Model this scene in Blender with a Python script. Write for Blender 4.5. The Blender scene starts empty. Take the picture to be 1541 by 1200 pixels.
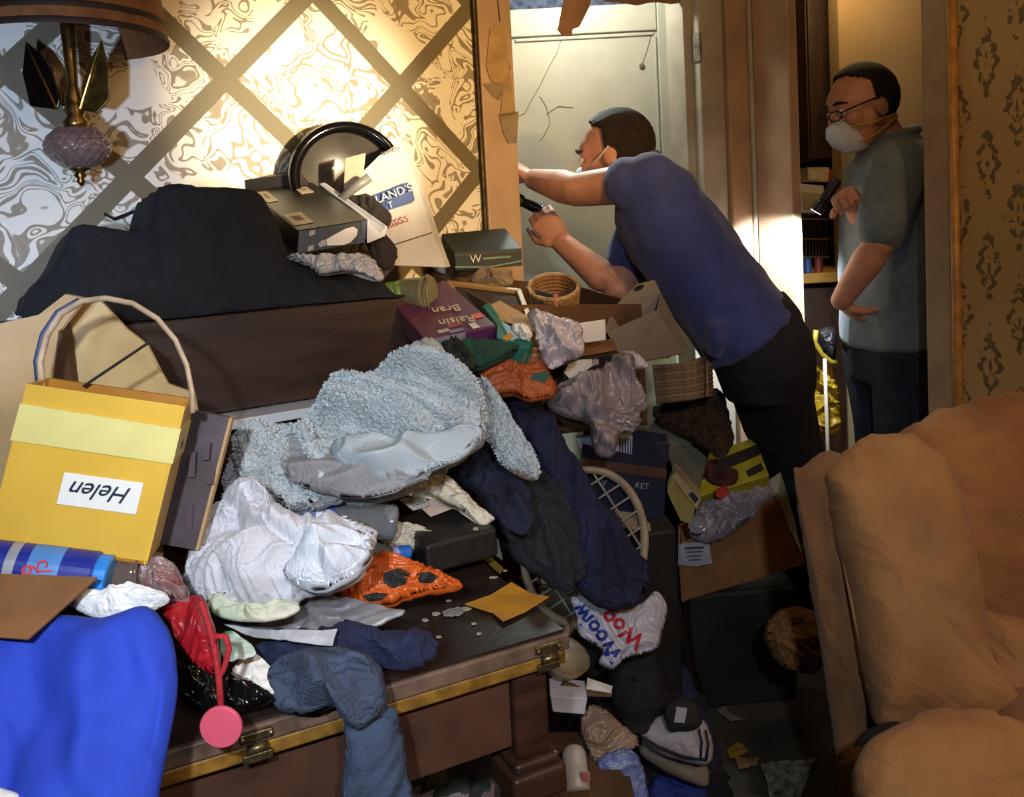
import bpy, bmesh, math, random
import numpy as np
from mathutils import Vector, Matrix, noise as mnoise
random.seed(7)
V = Vector
scene = bpy.context.scene
COL = scene.collection

# ------------------------------------------------------------------ camera
F, CX, PY = 1300.0, 770.5, 421.0
CAM = V((0, 0, 1.35))
ROT = Matrix.Rotation(math.radians(86), 3, 'X') @ Matrix.Rotation(math.radians(-3), 3, 'Z')
cd = bpy.data.cameras.new('camera'); cam = bpy.data.objects.new('camera', cd); COL.objects.link(cam)
cam.matrix_world = Matrix.Translation(CAM) @ ROT.to_4x4()
cd.sensor_fit = 'HORIZONTAL'; cd.sensor_width = 36.0; cd.lens = F / 1541 * 36
cd.shift_y = -(600 - PY) / 1541; cd.clip_start = 0.02
scene.camera = cam

# ------------------------------------------------------------------ world, exposure, lamps
w = bpy.data.worlds.new('dim_room'); scene.world = w; w.use_nodes = True
w.node_tree.nodes['Background'].inputs[0].default_value = (0.75, 0.8, 1.0, 1)
w.node_tree.nodes['Background'].inputs[1].default_value = 0.012
vs = scene.view_settings
vs.view_transform = 'Standard'; vs.look = 'None'; vs.gamma = 1; vs.use_curve_mapping = False
vs.exposure = 0.0

def lamp(name, kind, loc, col, power, target=None, size=0.05, angle=60, blend=0.5):
    d = bpy.data.lights.new(name, kind); o = bpy.data.objects.new(name, d); COL.objects.link(o)
    d.color = col; d.energy = power; o.location = loc
    if kind == 'SPOT':
        d.spot_size = math.radians(angle); d.spot_blend = blend; d.shadow_soft_size = size
    elif kind == 'POINT': d.shadow_soft_size = size
    elif kind == 'AREA': d.size = size
    if target is not None:
        o.rotation_euler = (V(target) - V(loc)).to_track_quat('-Z', 'Y').to_euler()
    return o

# ------------------------------------------------------------------ pixel -> world points with a real distance
def ray(px, py): return ROT @ V(((px - CX) / F, -(py - PY) / F, -1))
def P(px, py, Y):
    d = ray(px, py); return CAM + d * (Y / d.y)
def PZ(px, py, z):
    d = ray(px, py); return CAM + d * ((z - CAM.z) / d.z)
def PP(px, py, p0, n):
    d = ray(px, py); return CAM + d * ((p0 - CAM).dot(n) / d.dot(n))

YAW = math.radians(32)
e1 = V((math.cos(YAW), math.sin(YAW), 0)); nb = V((math.sin(YAW), -math.cos(YAW), 0)); UP = V((0, 0, 1))
W0 = V((-0.058, 2.34, 0))
C0 = W0 + e1 * 1.023
def WP(t, d, z): return W0 + e1 * t + nb * d + UP * z       # along the papered wall, out into the room, up
def RP(s, d, z): return C0 + nb * s - e1 * d + UP * z       # along the damask wall

# flashlight and room lamps, plus added fill lamps
lamp('phone_torch', 'SPOT', (-0.16, -0.05, 1.50), (0.80, 0.89, 1.0), 66, P(190, 850, 1.0), 0.02, 62, 0.9)
lamp('warm_torch_beam', 'SPOT', (0.85, 0.45, 1.52), (1.0, 0.88, 0.62), 420, PP(465, 175, W0, nb), 0.02, 20, 1.0)
lamp('amber_torch_spill', 'SPOT', (0.95, 0.40, 1.60), (1.0, 0.6, 0.2), 130, PP(640, 190, W0, nb), 0.05, 40, 1.0)
lamp('blue_torch_wall', 'SPOT', (-0.45, 0.25, 1.35), (0.5, 0.66, 1.0), 75, PP(0, 270, W0, nb), 0.03, 40, 1.0)
lamp('room_lamp', 'POINT', (1.25, -0.25, 1.95), (1.0, 0.56, 0.22), 34, size=0.12)
lamp('floor_fill', 'POINT', (0.62, 1.35, 2.36), (1.0, 0.72, 0.42), 6.5, size=0.08)  # added overhead fill to brighten the floor, no known bulb here
lamp('fill_spot', 'SPOT', (0.25, -0.25, 1.75), (0.88, 0.92, 1.0), 54, P(880, 860, 1.9), 0.05, 66, 1.0)  # added fill over the right-hand heap, apart from the phone torch
lamp('hall_bounce_fill', 'POINT', (0.25, 2.72, 2.2), (1.0, 0.97, 0.85), 12, size=0.08)  # added fill in place of the leaning man's flashlight bounce
lamp('hall_down_fill', 'SPOT', (0.12, 2.78, 2.0), (0.82, 1.0, 0.9), 26, P(965, 455, 2.08), 0.02, 44, 0.6)  # added spot that brightens the inside of the open grey box
lamp('hall_low_fill', 'SPOT', (0.5, 2.86, 1.5), (0.9, 1.0, 0.75), 20, P(1085, 560, 2.98), 0.02, 40, 0.8)  # added spot for the bright patch low beside the hall door
lamp('kitchen_bulb', 'POINT', (1.22, 3.2, 2.3), (1.0, 0.66, 0.3), 9, size=0.08)

# ------------------------------------------------------------------ materials
def lin(h):
    h = h.lstrip('#'); c = [int(h[i:i + 2], 16) / 255 for i in (0, 2, 4)]
    return tuple(x / 12.92 if x <= 0.04045 else ((x + 0.055) / 1.055) ** 2.4 for x in c)
MATS = {}
def mat(key, hexc, rough=0.85, var=0.18, scale=14.0, bump=0.0, bscale=None, metal=0.0, trans=0.0, alpha=1.0, sheen=0.0, second=None, emit=None, stretch=None, coat=0.0, weave=0.0):
    if key in MATS: return MATS[key]
    m = bpy.data.materials.new(key); MATS[key] = m; m.use_nodes = True
    nt = m.node_tree; N = nt.nodes; L = nt.links; b = N['Principled BSDF']
    b.inputs['Roughness'].default_value = rough; b.inputs['Metallic'].default_value = metal
    b.inputs['Transmission Weight'].default_value = trans; b.inputs['Alpha'].default_value = alpha
    b.inputs['Sheen Weight'].default_value = sheen; b.inputs['Coat Weight'].default_value = coat
    c = lin(hexc); c2 = lin(second) if second else tuple(x * (1 - var * 1.6) for x in c)
    c1 = c if second else tuple(min(1, x * (1 + var * 0.6)) for x in c)
    tc = N.new('ShaderNodeTexCoord'); no = N.new('ShaderNodeTexNoise')
    no.inputs['Scale'].default_value = scale; no.inputs['Detail'].default_value = 5
    src = tc.outputs['Object']
    if stretch:
        mp = N.new('ShaderNodeMapping'); mp.inputs['Scale'].default_value = stretch; L.new(src, mp.inputs[0]); src = mp.outputs[0]
    L.new(src, no.inputs['Vector'])
    rp = N.new('ShaderNodeValToRGB'); L.new(no.outputs['Fac'], rp.inputs[0])
    rp.color_ramp.elements[0].position = 0.33; rp.color_ramp.elements[1].position = 0.66
    rp.color_ramp.elements[0].color = (*c2, 1); rp.color_ramp.elements[1].color = (*c1, 1)
    L.new(rp.outputs[0], b.inputs['Base Color'])
    if bump or weave:
        n2 = N.new('ShaderNodeTexNoise'); n2.inputs['Scale'].default_value = bscale or scale * 4; n2.inputs['Detail'].default_value = 4
        L.new(src, n2.inputs['Vector'])
        bp = N.new('ShaderNodeBump'); bp.inputs['Strength'].default_value = bump or weave; bp.inputs['Distance'].default_value = 0.01
        L.new(n2.outputs['Fac'], bp.inputs['Height']); L.new(bp.outputs[0], b.inputs['Normal'])
    if emit:
        b.inputs['Emission Color'].default_value = (*emit[0], 1); b.inputs['Emission Strength'].default_value = emit[1]
    return m

def node_mat(key):
    m = bpy.data.materials.new(key); MATS[key] = m; m.use_nodes = True
    return m, m.node_tree.nodes, m.node_tree.links, m.node_tree.nodes['Principled BSDF']
def mth(N, L, op, a, b=None, c=None):
    n = N.new('ShaderNodeMath'); n.operation = op
    for i, x in enumerate((a, b, c)):
        if x is None: continue
        if isinstance(x, (int, float)): n.inputs[i].default_value = x
        else: L.new(x, n.inputs[i])
    return n.outputs[0]
def wall_uv(N, L, origin, axis):
    g = N.new('ShaderNodeNewGeometry'); s = N.new('ShaderNodeVectorMath'); s.operation = 'SUBTRACT'
    L.new(g.outputs['Position'], s.inputs[0]); s.inputs[1].default_value = origin
    d = N.new('ShaderNodeVectorMath'); d.operation = 'DOT_PRODUCT'; L.new(s.outputs[0], d.inputs[0]); d.inputs[1].default_value = axis
    x = N.new('ShaderNodeSeparateXYZ'); L.new(s.outputs[0], x.inputs[0])
    return d.outputs['Value'], x.outputs['Z']
def mixc(N, L, fac, a, b):
    n = N.new('ShaderNodeMix'); n.data_type = 'RGBA'
    if isinstance(fac, (int, float)): n.inputs[0].default_value = fac
    else: L.new(fac, n.inputs[0])
    for i, x in ((6, a), (7, b)):
        if isinstance(x, tuple): n.inputs[i].default_value = (*x, 1)
        else: L.new(x, n.inputs[i])
    return n.outputs[2]

def lattice_material():
    m, N, L, b = node_mat('marbled_lattice_wallpaper')
    A = PP(603, 130, W0, nb); B = PP(340, 128, W0, nb)
    ta, tb = (A - W0).dot(e1), (B - W0).dot(e1); D = ta - tb
    u, v = wall_uv(N, L, tuple(W0 + e1 * ta + UP * A.z), tuple(e1))
    cb = N.new('ShaderNodeCombineXYZ'); L.new(u, cb.inputs[0]); L.new(v, cb.inputs[1])
    n1 = N.new('ShaderNodeTexNoise'); n1.inputs['Scale'].default_value = 8.5; n1.inputs['Detail'].default_value = 1.5; L.new(cb.outputs[0], n1.inputs['Vector'])
    sb = N.new('ShaderNodeVectorMath'); sb.operation = 'MULTIPLY_ADD'; L.new(n1.outputs['Color'], sb.inputs[0])
    sb.inputs[1].default_value = (0.34, 0.34, 0); L.new(cb.outputs[0], sb.inputs[2])
    n2 = N.new('ShaderNodeTexNoise'); n2.inputs['Scale'].default_value = 7.0; n2.inputs['Detail'].default_value = 1.2; n2.inputs['Distortion'].default_value = 1.6
    L.new(sb.outputs[0], n2.inputs['Vector'])
    pp = mth(N, L, 'PINGPONG', mth(N, L, 'MULTIPLY', n2.outputs['Fac'], 9.0), 0.5)
    r = N.new('ShaderNodeValToRGB'); L.new(pp, r.inputs[0]); cr = r.color_ramp
    cr.elements[0].position = 0.0; cr.elements[0].color = (*lin('#94876f'), 1)
    cr.elements[1].position = 0.30; cr.elements[1].color = (*lin('#f0e9d6'), 1)
    e = cr.elements.new(0.15); e.color = (*lin('#9d9078'), 1)
    e = cr.elements.new(0.20); e.color = (*lin('#eee6d2'), 1)
    n3 = N.new('ShaderNodeTexNoise'); n3.inputs['Scale'].default_value = 5.5; n3.inputs['Detail'].default_value = 0; L.new(sb.outputs[0], n3.inputs['Vector'])
    thick = mth(N, L, 'GREATER_THAN', n3.outputs['Fac'], 0.38)
    col = mixc(N, L, thick, lin('#efe8d6'), r.outputs[0])
    def strip(q):
        fr = mth(N, L, 'FRACT', mth(N, L, 'ADD', mth(N, L, 'DIVIDE', q, D), 0.5))
        return mth(N, L, 'LESS_THAN', mth(N, L, 'ABSOLUTE', mth(N, L, 'SUBTRACT', fr, 0.5)), 0.0285 / D)
    s = mth(N, L, 'MAXIMUM', strip(mth(N, L, 'ADD', u, v)), strip(mth(N, L, 'SUBTRACT', u, v)))
    col2 = mixc(N, L, s, col, lin('#6d6246'))
    L.new(col2, b.inputs['Base Color']); b.inputs['Roughness'].default_value = 0.6
    return m
def damask_material():
    m, N, L, b = node_mat('damask_wallpaper')
    u, v = wall_uv(N, L, tuple(C0), tuple(nb))
    cols = mth(N, L, 'MULTIPLY', u, 1 / 0.075)
    k = mth(N, L, 'FLOOR', cols); a = mth(N, L, 'SUBTRACT', mth(N, L, 'FRACT', cols), 0.5)
    q = mth(N, L, 'ADD', mth(N, L, 'MULTIPLY', v, 1 / 0.26), mth(N, L, 'MULTIPLY', k, 0.5))
    c = mth(N, L, 'SUBTRACT', mth(N, L, 'FRACT', q), 0.5)
    ax = mth(N, L, 'ABSOLUTE', a)
    wave = mth(N, L, 'MULTIPLY', mth(N, L, 'SINE', mth(N, L, 'MULTIPLY', c, 42.0)), 0.06)
    rr = mth(N, L, 'ADD', mth(N, L, 'ADD', mth(N, L, 'MULTIPLY', ax, 1.0), mth(N, L, 'MULTIPLY', mth(N, L, 'ABSOLUTE', c), 1.15)), wave)
    ring = mth(N, L, 'LESS_THAN', mth(N, L, 'ABSOLUTE', mth(N, L, 'SUBTRACT', rr, 0.34)), 0.10)
    core = mth(N, L, 'LESS_THAN', mth(N, L, 'ADD', mth(N, L, 'MULTIPLY', ax, 2.0), mth(N, L, 'ABSOLUTE', mth(N, L, 'ADD', c, 0.02))), 0.13)
    no = N.new('ShaderNodeTexNoise'); no.inputs['Scale'].default_value = 55; no.inputs['Detail'].default_value = 2
    g = N.new('ShaderNodeNewGeometry'); L.new(g.outputs['Position'], no.inputs['Vector'])
    msk = mth(N, L, 'MULTIPLY', mth(N, L, 'MAXIMUM', ring, core), mth(N, L, 'GREATER_THAN', no.outputs['Fac'], 0.46))
    n2 = N.new('ShaderNodeTexNoise'); n2.inputs['Scale'].default_value = 4; n2.inputs['Detail'].default_value = 5; L.new(g.outputs['Position'], n2.inputs['Vector'])
    basec = mixc(N, L, n2.outputs['Fac'], lin('#a48a5c'), lin('#c2a775'))
    L.new(mixc(N, L, msk, basec, lin('#6d5f42')), b.inputs['Base Color']); b.inputs['Roughness'].default_value = 0.75
    return m
def blue_paper_material():
    m, N, L, b = node_mat('dark_blue_wallpaper')
    g = N.new('ShaderNodeNewGeometry'); vo = N.new('ShaderNodeTexVoronoi'); vo.inputs['Scale'].default_value = 45; L.new(g.outputs['Position'], vo.inputs['Vector'])
    L.new(mixc(N, L, vo.outputs['Distance'], lin('#101c33'), lin('#5a6a86')), b.inputs['Base Color']); b.inputs['Roughness'].default_value = 0.8
    return m

# ------------------------------------------------------------------ mesh helpers
def wloc(o):
    p = V((0, 0, 0))
    while o is not None: p += o.location; o = o.parent
    return p
def tag(o, label, cat, group=None, kind=None):
    if label: o['label'] = label
    if cat: o['category'] = cat
    if group: o['group'] = group
    if kind: o['kind'] = kind
    return o
def empty(name, loc, label, cat, group=None):
    o = bpy.data.objects.new(name, None); COL.objects.link(o); o.location = loc; o.empty_display_size = 0.05
    return tag(o, label, cat, group)
def frame(d, hint=UP):
    d = V(d).normalized(); x = d.cross(hint)
    if x.length < 1e-4: x = d.cross(V((1, 0, 0)))
    x.normalize(); y = x.cross(d).normalized()
    return x, y, d

class MB:
    def __init__(s): s.v = []; s.f = []
    def add(s, vs, fs):
        o = len(s.v); s.v += [V(p) for p in vs]; s.f += [tuple(i + o for i in q) for q in fs]; return s
    def hexa(s, p):   # 0-3 one face loop, 4-7 opposite
        return s.add(p, [(0, 1, 2, 3), (7, 6, 5, 4), (0, 4, 5, 1), (1, 5, 6, 2), (2, 6, 7, 3), (3, 7, 4, 0)])
    def box(s, c, sx, sy, sz, ax=None):
        X, Y, Z = ax or (V((1, 0, 0)), V((0, 1, 0)), V((0, 0, 1)))
        c = V(c); a, b, d = X * (sx / 2), Y * (sy / 2), Z * (sz / 2)
        return s.hexa([c - a - b - d, c + a - b - d, c + a + b - d, c - a + b - d, c - a - b + d, c + a - b + d, c + a + b + d, c - a + b + d])
    def ext(s, poly, off):
        n = len(poly); poly = [V(p) for p in poly]; off = V(off)
        return s.add(poly + [p + off for p in poly], [tuple(range(n))[::-1], tuple(range(n, 2 * n))] + [(i, (i + 1) % n, (i + 1) % n + n, i + n) for i in range(n)])
    def tube(s, pts, r, n=10, flat=1.0, closed=False):
        pts = [V(p) for p in pts]; m = len(pts); rs = r if isinstance(r, (list, tuple)) else [r] * m
        vs = []; px = None
        for i, p in enumerate(pts):
            if closed: d = pts[(i + 1) % m] - pts[i - 1]
            else: d = pts[min(i + 1, m - 1)] - pts[max(i - 1, 0)]
            d.normalize()
            if px is None: x, y, _ = frame(d)
            else:
                x = px - d * px.dot(d)
                if x.length < 1e-5: x, y, _ = frame(d)
                x.normalize(); y = x.cross(d).normalized()
            px = x
            for k in range(n):
                a = 2 * math.pi * k / n; vs.append(p + x * (math.cos(a) * rs[i]) + y * (math.sin(a) * rs[i] * flat))
        fs = []
        for i in range(m if closed else m - 1):
            j = (i + 1) % m
            for k in range(n): fs.append((i * n + k, i * n + (k + 1) % n, j * n + (k + 1) % n, j * n + k))
        if not closed: fs += [tuple(range(n))[::-1], tuple(range((m - 1) * n, m * n))]
        return s.add(vs, fs)
    def lathe(s, prof, c, axis=UP, n=28, hint=UP, ang=2 * math.pi, cap=True):
        x, y, d = frame(axis, hint); c = V(c); vs = []; fs = []; full = ang > 6.28
        k = n if full else n + 1
        for (r, h) in prof:
            for i in range(k):
                a = ang * i / n; vs.append(c + d * h + x * (math.cos(a) * r) + y * (math.sin(a) * r))
        for j in range(len(prof) - 1):
            for i in range(n): fs.append((j * k + i, j * k + (i + 1) % k, (j + 1) * k + (i + 1) % k, (j + 1) * k + i))
        if cap and full: fs += [tuple(range(k))[::-1], tuple(range((len(prof) - 1) * k, len(prof) * k))]
        return s.add(vs, fs)
    def ell(s, c, a, b, d, nu=20, nv=12):   # a, b, d: half-axis vectors
        c = V(c); prof = []
        vs = [c + d]; fs = []
        for j in range(1, nv):
            th = math.pi * j / nv
            for i in range(nu):
                ph = 2 * math.pi * i / nu
                vs.append(c + d * math.cos(th) + a * (math.sin(th) * math.cos(ph)) + b * (math.sin(th) * math.sin(ph)))
        vs.append(c - d); last = len(vs) - 1
        for i in range(nu):
            fs.append((0, 1 + i, 1 + (i + 1) % nu)); o = 1 + (nv - 2) * nu
            fs.append((last, o + (i + 1) % nu, o + i))
        for j in range(nv - 2):
            for i in range(nu):
                p = 1 + j * nu
                fs.append((p + i, p + nu + i, p + nu + (i + 1) % nu, p + (i + 1) % nu))
        return s.add(vs, fs)
    def limb(s, pts, rs, n=16):
        s.tube(pts, rs, n)
        for p, r in zip(pts, rs): s.ell(p, V((r, 0, 0)), V((0, r, 0)), V((0, 0, r)), 14, 8)
        return s
    def loft(s, rings, n=28, e=2.0):        # rings: centre, half axis a, half axis b
        vs = []
        for c, a, b in rings:
            for k in range(n):
                t = 2 * math.pi * k / n; ct, st = math.cos(t), math.sin(t)
                vs.append(V(c) + V(a) * (math.copysign(abs(ct) ** (2 / e), ct)) + V(b) * (math.copysign(abs(st) ** (2 / e), st)))
        m = len(rings); fs = [(i * n + k, i * n + (k + 1) % n, (i + 1) * n + (k + 1) % n, (i + 1) * n + k) for i in range(m - 1) for k in range(n)]
        fs += [tuple(range(n))[::-1], tuple(range((m - 1) * n, m * n))]
        return s.add(vs, fs)
    def build(s, name, m, parent=None, smooth=False, bevel=0.0, seg=2, label=None, origin=None):
        if origin is None:
            lo = V([min(p[i] for p in s.v) for i in range(3)]); hi = V([max(p[i] for p in s.v) for i in range(3)])
            origin = V(((lo.x + hi.x) / 2, (lo.y + hi.y) / 2, lo.z))
        me = bpy.data.meshes.new(name); me.from_pydata([tuple(p - origin) for p in s.v], [], s.f)
        bm = bmesh.new(); bm.from_mesh(me); bmesh.ops.recalc_face_normals(bm, faces=bm.faces); bm.to_mesh(me); bm.free()
        me.update()
        o = bpy.data.objects.new(name, me); COL.objects.link(o)
        if parent is not None: o.parent = parent; o.location = origin - wloc(parent)
        else: o.location = origin
        me.materials.append(m)
        if smooth: me.polygons.foreach_set('use_smooth', [True] * len(me.polygons))
        if bevel:
            b = o.modifiers.new('bevel', 'BEVEL'); b.width = bevel; b.segments = seg; b.limit_method = 'ANGLE'
        if label: o['label'] = label
        return o

def remesh_build(mb, name, m, parent=None, voxel=0.006, smooth=6, disp=None):
    me = bpy.data.meshes.new('tmp'); me.from_pydata([tuple(p) for p in mb.v], [], mb.f)
    bm = bmesh.new(); bm.from_mesh(me); bmesh.ops.recalc_face_normals(bm, faces=bm.faces); bm.to_mesh(me); bm.free()
    t = bpy.data.objects.new('tmp', me); COL.objects.link(t)
    r = t.modifiers.new('r', 'REMESH'); r.mode = 'VOXEL'; r.voxel_size = voxel
    if smooth:
        sm = t.modifiers.new('s', 'SMOOTH'); sm.factor = 0.5; sm.iterations = smooth
    dg = bpy.context.evaluated_depsgraph_get(); e = t.evaluated_get(dg)
    out = bpy.data.meshes.new_from_object(e); bpy.data.objects.remove(t)
    if disp:
        nrm = [v.normal.copy() for v in out.vertices]
        for v, n in zip(out.vertices, nrm): v.co += n * disp(v.co)
    lo = V([min(v.co[i] for v in out.vertices) for i in range(3)]); hi = V([max(v.co[i] for v in out.vertices) for i in range(3)])
    org = V(((lo.x + hi.x) / 2, (lo.y + hi.y) / 2, lo.z))
    for v in out.vertices: v.co -= org
    out.polygons.foreach_set('use_smooth', [True] * len(out.polygons)); out.materials.clear(); out.materials.append(m); out.update(); out.name = name
    o = bpy.data.objects.new(name, out); COL.objects.link(o)
    if parent is not None: o.parent = parent; o.location = org - wloc(parent)
    else: o.location = org
    return o

def nz(x, y, z=0.0): return mnoise.noise(V((x, y, z)))
def folds(x, y, seed, sc, ang=0.0, stretch=1.0):
    ca, sa = math.cos(ang), math.sin(ang)
    u, v = (x * ca + y * sa) * sc * stretch, (-x * sa + y * ca) * sc
    wu = u + 1.1 * nz(u * 0.6 + 3, v * 0.6, seed); wv = v + 1.1 * nz(u * 0.6, v * 0.6 + 9, seed + 5)
    rd = lambda n, k: 2 * max(0.0, 1 - k * abs(n)) ** 1.5 - 1
    a = rd(nz(wu, wv, seed + 11), 2.0); b = -rd(nz(wu * 1.7 + 4, wv * 1.7, seed + 23), 2.3); c = rd(nz(wu * 3.3, wv * 3.3 + 2, seed + 31), 2.4)
    return 0.6 * a + 0.3 * b + 0.15 * c

def resample(pts, n, smooth):
    m = len(pts); dense = []
    for i in range(m):
        p0, p1, p2, p3 = pts[i - 1], pts[i], pts[(i + 1) % m], pts[(i + 2) % m]
        for k in range(12):
            t = k / 12
            if smooth: q = 0.5 * ((2 * p1) + (p2 - p0) * t + (2 * p0 - 5 * p1 + 4 * p2 - p3) * t * t + (3 * p1 - p0 - 3 * p2 + p3) * t ** 3)
            else: q = p1.lerp(p2, t)
            dense.append(q)
    L = [0.0]
    for i in range(len(dense)): L.append(L[-1] + (dense[(i + 1) % len(dense)] - dense[i]).length)
    out = []; j = 0
    for k in range(n):
        s = L[-1] * k / n
        while L[j + 1] < s: j += 1
        t = (s - L[j]) / max(1e-9, L[j + 1] - L[j]); out.append(dense[j].lerp(dense[(j + 1) % len(dense)], t))
    return out

def crumple(X, comp, iters, bend, lo, hi, edge):
    """let a sheet that is larger than its outline buckle: springs between neighbours, rim held"""
    n = X.shape[0]; R0 = {}; prs = ((1, 0), (0, 1), (1, 1), (1, -1))
    def sl(dx, dy):
        if dy >= 0: return X[:n - dx, :n - dy], X[dx:, dy:], (slice(0, n - dx), slice(0, n - dy)), (slice(dx, n), slice(dy, n))
        return X[:n - dx, -dy:], X[dx:, :n + dy], (slice(0, n - dx), slice(-dy, n)), (slice(dx, n), slice(0, n + dy))
    flat = X.copy(); flat[..., 2] = lo + (hi - lo) * 0.5
    for p in prs:
        dx, dy = p; A, B, ia, ib = sl(dx, dy); R0[p] = np.linalg.norm(flat[ib] - flat[ia], axis=-1) * (1 + (comp - 1) * np.minimum(edge[ia], edge[ib]))
    pin = np.zeros((n, n), bool); pin[0] = pin[-1] = True; pin[:, 0] = pin[:, -1] = True
    keep = X[pin].copy()
    for it in range(iters):
        D = np.zeros_like(X); C = np.zeros((n, n, 1))
        for p in prs:
            A, B, ia, ib = sl(*p); d = B - A; L = np.linalg.norm(d, axis=-1) + 1e-9
            c = d * (0.5 * (L - R0[p]) / L)[..., None]
            D[ia] += c; D[ib] -= c; C[ia] += 1; C[ib] += 1
        X += 1.1 * D / C
        M = 0.25 * (X[:-2, 1:-1] + X[2:, 1:-1] + X[1:-1, :-2] + X[1:-1, 2:]); X[1:-1, 1:-1] += bend * (M - X[1:-1, 1:-1])
        X[..., 2] = np.clip(X[..., 2], lo, hi)
        X[pin] = keep
    for it in range(1):
        M = 0.25 * (X[:-2, 1:-1] + X[2:, 1:-1] + X[1:-1, :-2] + X[1:-1, 2:]); X[1:-1, 1:-1] += 0.4 * (M - X[1:-1, 1:-1])
    return X

def puff(name, m, outline, Y, n, front, back=None, amp=0.02, fs=14.0, ang=0.0, stretch=1.0, seed=1, parent=None, rim=0.045, N=180, K=34,
         sheet=False, smooth=True, z=None, power=2.2, label=None, tags=None, centre=None, cr=0.0, bend=0.05, iters=110, G=None, sub=0):
    """A soft body or a bent sheet lying on a plane through the outline's middle (distance Y, or height z), bulging along n."""
    n = V(n).normalized()
    cpx = sum(p[0] for p in outline) / len(outline), sum(p[1] for p in outline) / len(outline)
    p0 = PZ(*cpx, z) if z is not None else P(*cpx, Y)
    pts = [PP(p[0], p[1], p0, n) for p in outline]
    ex, ey, _ = frame(n, V((0, 1, 0.01)))
    b2 = [V(((p - p0).dot(ex), (p - p0).dot(ey))) for p in pts]
    NB = 720; bd = resample(b2, NB, smooth)
    c2 = sum(bd, V((0, 0))) / NB
    if centre: q = PP(*centre, p0, n); c2 = V(((q - p0).dot(ex), (q - p0).dot(ey)))
    if back is None: back = front
    G = G or (max(20, K * 2) if cr == 0 else 84)
    thin = sheet or front < 0.006
    X = np.zeros((G, G, 3)); DM = np.zeros((G, G)); FD = np.zeros((G, G))
    ori = math.atan2(bd[0].y - c2.y, bd[0].x - c2.x)
    for i in range(G):
        for j in range(G):
            u, v = 2 * i / (G - 1) - 1, 2 * j / (G - 1) - 1
            dx, dy = u * math.sqrt(1 - v * v / 2), v * math.sqrt(1 - u * u / 2)
            rho = min(1.0, math.hypot(dx, dy)); k = (math.atan2(dy, dx) / (2 * math.pi)) % 1.0 * NB
            k0 = int(k) % NB; bp = bd[k0].lerp(bd[(k0 + 1) % NB], k - int(k)); p = c2 + (bp - c2) * rho
            f = folds(p.x, p.y, seed, fs, ang, stretch) if amp else 0.0
            if rim and smooth and rho > 0.5: p = c2 + (p - c2) * (1 + rim * (rho - 0.5) * 2 * folds(p.x, p.y, seed + 40, fs * 1.3))
            X[i, j, :2] = (p.x, p.y); DM[i, j] = max(0.0, 1 - rho ** power) ** 0.55; FD[i, j] = f * (1 if thin else 0.25 + 0.75 * (1 - rho ** 8))
    if thin: top = front * 0.5 + amp * FD; bot = -front * 0.5 + amp * FD
    else:
        fade = np.clip(DM * 1.6, 0, 1); lim = np.maximum(amp * FD * fade, -0.8 * front * DM)
        top = front * DM + lim; bot = np.minimum(-back * DM + 0.25 * amp * FD * fade, top - 0.15 * (front + back) * DM)
    T = X.copy(); T[..., 2] = top; Bt = X.copy(); Bt[..., 2] = bot
    if cr: T = crumple(T, 1 + (cr - 1) * 1.35, iters, bend, front * DM * 0.25 - 0.002, front * DM * 1.25 + 0.012 + 0.03 * (DM > 0.3), np.clip((DM - 0.15) / 0.35, 0, 1))
    if cr:
        O = X.copy(); O[..., 2] = top; wv_ = np.clip((DM - 0.12) / 0.3, 0, 1)[..., None]; wv_ = wv_ * wv_ * (3 - 2 * wv_); T = O * (1 - wv_) + T * wv_
    vs = []; fcs = []
    for S in (T, Bt):
        for i in range(G):
            for j in range(G): vs.append(p0 + ex * S[i, j, 0] + ey * S[i, j, 1] + n * S[i, j, 2])
    o2 = G * G
    for i in range(G - 1):
        for j in range(G - 1):
            a = i * G + j; fcs.append((a, a + G, a + G + 1, a + 1)); fcs.append((o2 + a, o2 + a + 1, o2 + a + G + 1, o2 + a + G))
    per = [i * G for i in range(G)] + [(G - 1) * G + j for j in range(1, G)] + [i * G + G - 1 for i in range(G - 2, -1, -1)] + [j for j in range(G - 2, 0, -1)]
    if thin:
        for a, b in zip(per, per[1:] + per[:1]): fcs.append((a, b, o2 + b, o2 + a))
    else:       # front and back share the rim
        ps = {o2 + a: a for a in per}; fcs = [tuple(ps.get(x, x) for x in f) for f in fcs]
        us = sorted({x for f in fcs for x in f}); mp = {x: i for i, x in enumerate(us)}
        vs = [vs[x] for x in us]; fcs = [tuple(mp[x] for x in f) for f in fcs]
    mb = MB(); mb.v = vs; mb.f = fcs
    o = mb.build(name, m, parent, smooth=True, label=label)
    if tags: tag(o, *tags)
    return o

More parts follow.
